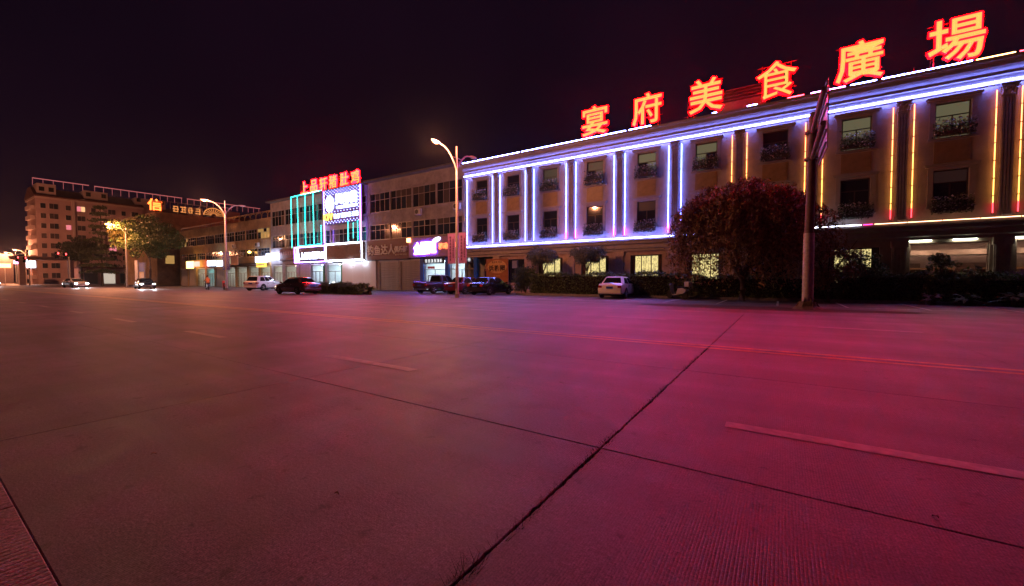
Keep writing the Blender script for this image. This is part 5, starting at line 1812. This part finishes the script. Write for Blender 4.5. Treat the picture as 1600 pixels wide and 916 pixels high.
# ---- flower boxes under the hotel windows
ORD = ['first', 'second', 'third', 'fourth', 'fifth', 'sixth', 'seventh', 'eighth', 'ninth', 'tenth']
fb_me = []
for seed in range(4):
    rg = np.random.default_rng(80 + seed)
    P = np.stack([rg.uniform(-.80, .80, 900), rg.normal(-.30, .12, 900), np.abs(rg.normal(.32, .22, 900)) + .05 * rg.normal(size=900)], 1)
    Q = np.stack([rg.uniform(-.80, .80, 350), -.42 - np.abs(rg.normal(0, .06, 350)), rg.uniform(-.15, .55, 350)], 1)
    a_ = leaves_mesh('foliage', np.concatenate([P, Q]), .10, .2, .6, rg)
    S_ = np.stack([rg.uniform(-.8, .8, 330), -.40 - np.abs(rg.normal(0, .10, 330)), rg.uniform(-.05, .80, 330)], 1)
    b_ = leaves_mesh('blossom', S_, .075, 0, .9, rg)
    fb_me.append((a_, b_))
box_me = MB().box(-.78, .78, -.48, -.16, -.05, .18).mesh('planter_box')
brkt = MB().box(-.6, -.549, -.46, -.01, -.10, -.052).box(.549, .6, -.46, -.01, -.10, -.052).box(-.55, .55, -.05, -.02, -.098, -.06).mesh('bracket')
for fl, z in ((0, 4.98), (1, 9.08)):
    for i, bx in enumerate(BAY[:-1]):
        lab = 'planter of flowers below the %s %s floor hotel window from the left' % (ORD[i], 'middle' if fl == 0 else 'top')
        t = thing('window_planter', lab, 'planter', (bx, FY - .03, z), 0, 'flower planters on the hotel windows')
        a_, b_ = fb_me[(i * 3 + fl) % 4]
        link('planter_box', box_me, mat('planter_dark', (.05, .045, .045), .7), t)
        link('bracket', brkt, M_metal, t)
        link('foliage', a_, leaf_mat('leaf_box', (.03, .05, .03), (.10, .12, .08)), t)
        link('blossom', b_, L_petal, t)

# ---- advertising board at the hotel's left end, and clutter beside it
ab = thing('advert_board', 'brown advertising board with dark Chinese characters at hotel left corner', 'sign', (-22.4, FY - .6, 0))
MB().box(-23.55, -21.05, FY - .62, FY - .55, .7, 3.2).build('panel', mat('advert_brown', (.34, .13, .05), .5, var=.25), ab)
mb = MB()
pts = [(-22.3 + 1.1 * math.cos(t), 2.45 + .62 * math.sin(t)) for t in np.linspace(0, 2 * math.pi, 28, endpoint=False)]
mb.prism(pts, FY - .632, FY - .622, 'y').build('cream_shape', mat('advert_cream', (.60, .36, .16), .5), ab)
for ch, x in zip('话聊圈', (-22.95, -22.3, -21.65)):
    text_obj('character', ch, .6, (x, FY - .645, 2.3), mat('advert_ink', (.05, .02, .015), .6), ab, depth=.02, bold=.02)
marks(MB(), -22.9, -21.7, 2.8, 2.98, FY - .633, 5, rnd, t=.012).build('small_lettering', mat('advert_ink', (.05, .02, .015), .6), ab)
marks(MB(), -22.7, -21.9, 1.5, 1.68, FY - .622, 3, rnd, t=.012).build('small_lettering', mat('advert_cream', (.60, .36, .16), .5), ab)
MB().box(-23.5, -23.42, FY - .55, FY - .45, 0, 3.1).box(-21.18, -21.1, FY - .55, FY - .45, 0, 3.1).build('post', M_metal, ab)
sd = thing('side_entrance', 'dark recessed side entrance between phone shop and advertising board', 'door', (-24.3, FY, 0))
MB().box(-25.1, -22.4, FY + 1.2, FY + 1.3, 0, 3.4).build('back_wall', M_conc_tan, sd)
for x in (-24.9, -24.1):
    d = MB().box(x, x + .75, FY + .8, FY + .86, 0.02, 2.3).build('door', mat('door_brown', (.20, .11, .06), .5), sd)
    MB().box(x + .12, x + .63, FY + .78, FY + .795, 1.1, 2.1).build('pane', G_dark, d)
    MB().tube([(x + .66, FY + .76, .95), (x + .66, FY + .76, 1.2)], .015, 6).build('handle', M_chrome, d)
mt = thing('meter_cabinet', 'grey meter box on the wall right of the advertising board', 'cabinet', (-20.6, FY - .2, 1.6))
MB().box(-20.85, -20.3, FY - .25, FY - .001, 2.3, 3.0).build('cabinet', M_metal, mt, bevel=.02)
MB().box(-20.83, -20.32, FY - .262, FY - .252, 2.33, 2.97).build('door', M_alu, mt)
MB().tube([(-20.6, FY - .1, .0), (-20.6, FY - .1, 2.3)], .025, 6).build('conduit', M_metal, mt)

# ---- far left junction: signals, poles, boards, low houses
def signal(label, loc):
    t = thing('traffic_signal', label, 'traffic light', loc, R(60), 'traffic signals')
    MB().tube([(0, 0, 0), (0, 0, 5.6)], [.12, .09], 8).tube([(0, 0, 5.4), (0, -4.6, 5.7)], .06, 6).build('pole', M_post, t, world=False)
    for y in (-1.6, -4.3):
        hd = MB().box(-.18, .18, y - .2, y + .2, 5.0, 6.2).build('signal_head', M_under, t, world=False)
        MB().disc((.19, y, 5.95), .16, 'x', .06, 12).build('red_lamp', emit('signal_red', (1.0, .03, .03), 18.0), hd, world=False)
        for z in (5.6, 5.25):
            MB().disc((.19, y, z), .13, 'x', .05, 12).build('unlit_lamp', M_dark, hd, world=False)
    return t
signal('traffic signal showing red at the far left junction', (-139, 17.2, 0))
signal('traffic signal with red light before the spreading dark tree', (-112, 18.8, 0))
nb = thing('road_name_board', 'blue and yellow notice board on two posts under the street tree', 'sign', (-83.5, 21.8, 0))
MB().tube([(-84.6, 21.8, 0), (-84.6, 21.8, 3.9)], .06, 6).tube([(-82.2, 21.8, 0), (-82.2, 21.8, 3.9)], .06, 6).build('post', M_post, nb)
MB().box(-84.5, -82.3, 21.74, 21.8, 2.5, 3.9).build('blue_panel', mat('board_blue', (.03, .05, .30), .5), nb)
MB().box(-84.4, -82.4, 21.73, 21.79, 1.3, 2.45).build('yellow_panel', mat('board_yellow', (.50, .30, .06), .5), nb)
MB().box(-86.4, -85.0, 21.7, 21.8, 1.2, 4.3).build('white_panel', mat('board_white', (.5, .5, .52), .5), nb)
gw = thing('gateway', 'pale concrete gateway before the apartment block', 'gate', (-150, 22, 0))
for y_ in (17, 25):
    MB().box(-151, -150, y_, y_ + 1, 0, 6.0).build('pillar', M_apt2, gw)
MB().box(-151.3, -149.7, 15.6, 27, 6.001, 6.8).build('lintel', M_apt2, gw)
lw = thing('low_shop_row', 'low pale shop row under the trees at the street end', 'building', (-150, 34, 0))
MB().box(-158, -150, 27.2, 46, 0, 4.2).build('wall', M_apt, lw)
MB().box(-158.4, -149.3, 27.0, 46.2, 4.202, 4.6).build('roof', M_tile, lw)
for k in range(5):
    y = 29 + k * 3.4
    o = MB().box(-150, -149.93, y - 1.3, y + 1.3, .1, 3.0).build('shop_door', M_alu, lw)
    MB().box(-149.929, -149.9, y - 1.2, y + 1.2, .2, 2.9).build('pane', emit('door_glow', (.9, .75, .6), .5) if k in (1, 3) else G_dark, o)
far = thing('far_shop_building', 'dim low building with bright white and pink signs at far left', 'building', (-216, 14, 0))
MB().box(-225, -208, 6, 22.4, 0, 9.5).build('wall', mat('far_wall', (.16, .12, .12), .9), far)
for k in range(3):
    for j in range(2):
        y = 8.5 + k * 5
        w = MB().box(-208, -207.93, y - 1, y + 1, 4.6 + 2.4 * j, 6.0 + 2.4 * j).build('window', M_frame, far)
        MB().box(-207.929, -207.9, y - .9, y + .9, 4.7 + 2.4 * j, 5.9 + 2.4 * j).build('pane', G_dark, w)
for y, z, w, h, c, s_, lab in ((20.1, 4.3, 1.5, 1.7, (.7, .82, 1.0), 9.0, 'bright blue white light box on a post at far left junction'), (19.0, 5.8, 1.1, 1.2, (.8, .9, 1.0), 7.0, 'white square light box high on a post at far left'), (17.9, 5.2, 1.2, .8, (1.0, .35, .7), 6.0, 'pink light box on a post at the far left junction'), (15.9, 4.2, 1.8, 1.0, (1.0, .55, .15), 5.0, 'amber light box on a post at the left edge of photo'), (13.9, 4.9, .9, .9, (1.0, .12, .1), 7.0, 'small red light box on a post at the left edge')):
    o = thing('light_box_sign', lab, 'sign', (-160, y, 0), group='glowing light boxes at the far junction')
    MB().box(-160, -159.7, y - w / 2, y + w / 2, z, z + h).build('light_box', emit('far_sign_%d' % int(y * 10), c, s_), o)
    MB().box(-160.05, -160.002, y - w / 2 - .1, y + w / 2 + .1, z - .1, z + h + .1).build('backing', M_metal, o)
    MB().tube([(-160.1, y, 0), (-160.1, y, z)], .07, 6).build('post', M_post, o)
far2 = thing('corner_house', 'dark house at the left edge beyond the junction', 'building', (-200, -10, 0))
MB().box(-215, -190, -22, 0, 0, 10).build('wall', mat('far_wall', (.16, .12, .12), .9), far2)
MB().prism([(-189.5, 10), (-202.5, 12.5), (-215.5, 10)], -22.4, .4, 'y').build('roof', M_tile, far2)
for k in range(4):
    w = MB().box(-190, -189.93, -20 + k * 5, -18.2 + k * 5, 5.5, 7.2).build('window', M_frame, far2)
    MB().box(-189.929, -189.9, -19.9 + k * 5, -18.3 + k * 5, 5.6, 7.1).build('pane', W_lit[1] if k == 2 else G_dark, w)

# ---- small things on the road: weeds in the joint, fallen leaves
rg = np.random.default_rng(77)
mb = MB()
for k in range(1500):
    y = .7 + (rg.uniform() ** 1.5) * 7.5
    dens = mnoise.noise(Vector((y * 1.6, 2.2, 0)))
    if dens < -.05 and rg.uniform() < .8: continue
    x = XJ0 + rg.normal(0, .014)
    a = rg.uniform(0, 2 * math.pi); l = rg.uniform(.012, .06) * (1.6 if 1.2 < y < 1.75 else .8)
    dx, dy = math.cos(a) * l * .8, math.sin(a) * l * .8
    w = .0030
    mb.add([(x - w, y, -.02), (x + w, y, -.02), (x + dx, y + dy, -.005 + l * .65)], [(0, 1, 2)])
o = mb.build('joint_weeds', mat('weed_dark', (.035, .035, .018), .9))
tag(o, 'dark weeds and dirt growing in the ragged cross joint', 'weeds', kind='stuff')
M_leafdry = mat('dry_leaf', (.22, .11, .05), .8, var=.3)
for (x, y, ang, s, lab) in ((-2.14, 1.40, .4, .028, 'curled dry leaf on the road left of the joint'), (-3.73, 1.01, 1.4, .03, 'dry leaf lying alone on the road at lower left'), (.70, 2.99, 2.2, .035, 'dark leaf scrap on the slab at lower right')):
    t = MB()
    n = 10; V = []
    for k in range(n):
        u = k / (n - 1)
        w = s * .32 * math.sin(math.pi * u) ** .8
        z = .003 + .006 * math.sin(u * 4)
        cx_, cy2 = x + (u - .5) * s * math.cos(ang), y + (u - .5) * s * math.sin(ang)
        V += [(cx_ - w * math.sin(ang), cy2 + w * math.cos(ang), z + .005), (cx_, cy2, z), (cx_ + w * math.sin(ang), cy2 - w * math.cos(ang), z + .004)]
    F_ = []
    for k in range(1, n):
        b = 3 * k; F_ += [(b - 3, b - 2, b + 1, b), (b - 2, b - 1, b + 2, b + 1)]
    o = t.add(V, F_).build('fallen_leaf', M_leafdry if lab[0] != 'd' or 'dry' in lab else mat('leaf_scrap', (.03, .02, .02), .9))
    tag(o, lab, 'leaf', 'fallen leaves')

# ================================================================== NIGHT HAZE
hz = MB().box(-760, 540, -340, 840, -1.2, 31.5).mesh('haze')
hm = bpy.data.materials.new('haze_air')
hm.use_nodes = True
hn = hm.node_tree
for n in list(hn.nodes):
    hn.nodes.remove(n)
h_out = hn.nodes.new('ShaderNodeOutputMaterial')
h_vol = hn.nodes.new('ShaderNodeVolumePrincipled')
h_vol.inputs['Color'].default_value = (.85, .85, .9, 1)
h_vol.inputs['Density'].default_value = 0.00011
h_vol.inputs['Anisotropy'].default_value = 0.86
hn.links.new(h_vol.outputs[0], h_out.inputs['Volume'])
hz_o = link('haze', hz, hm)
tag(hz_o, 'thin night haze over the street', 'haze', kind='stuff')
cy.volume_bounces = 0
cy.volume_step_rate = 20.0
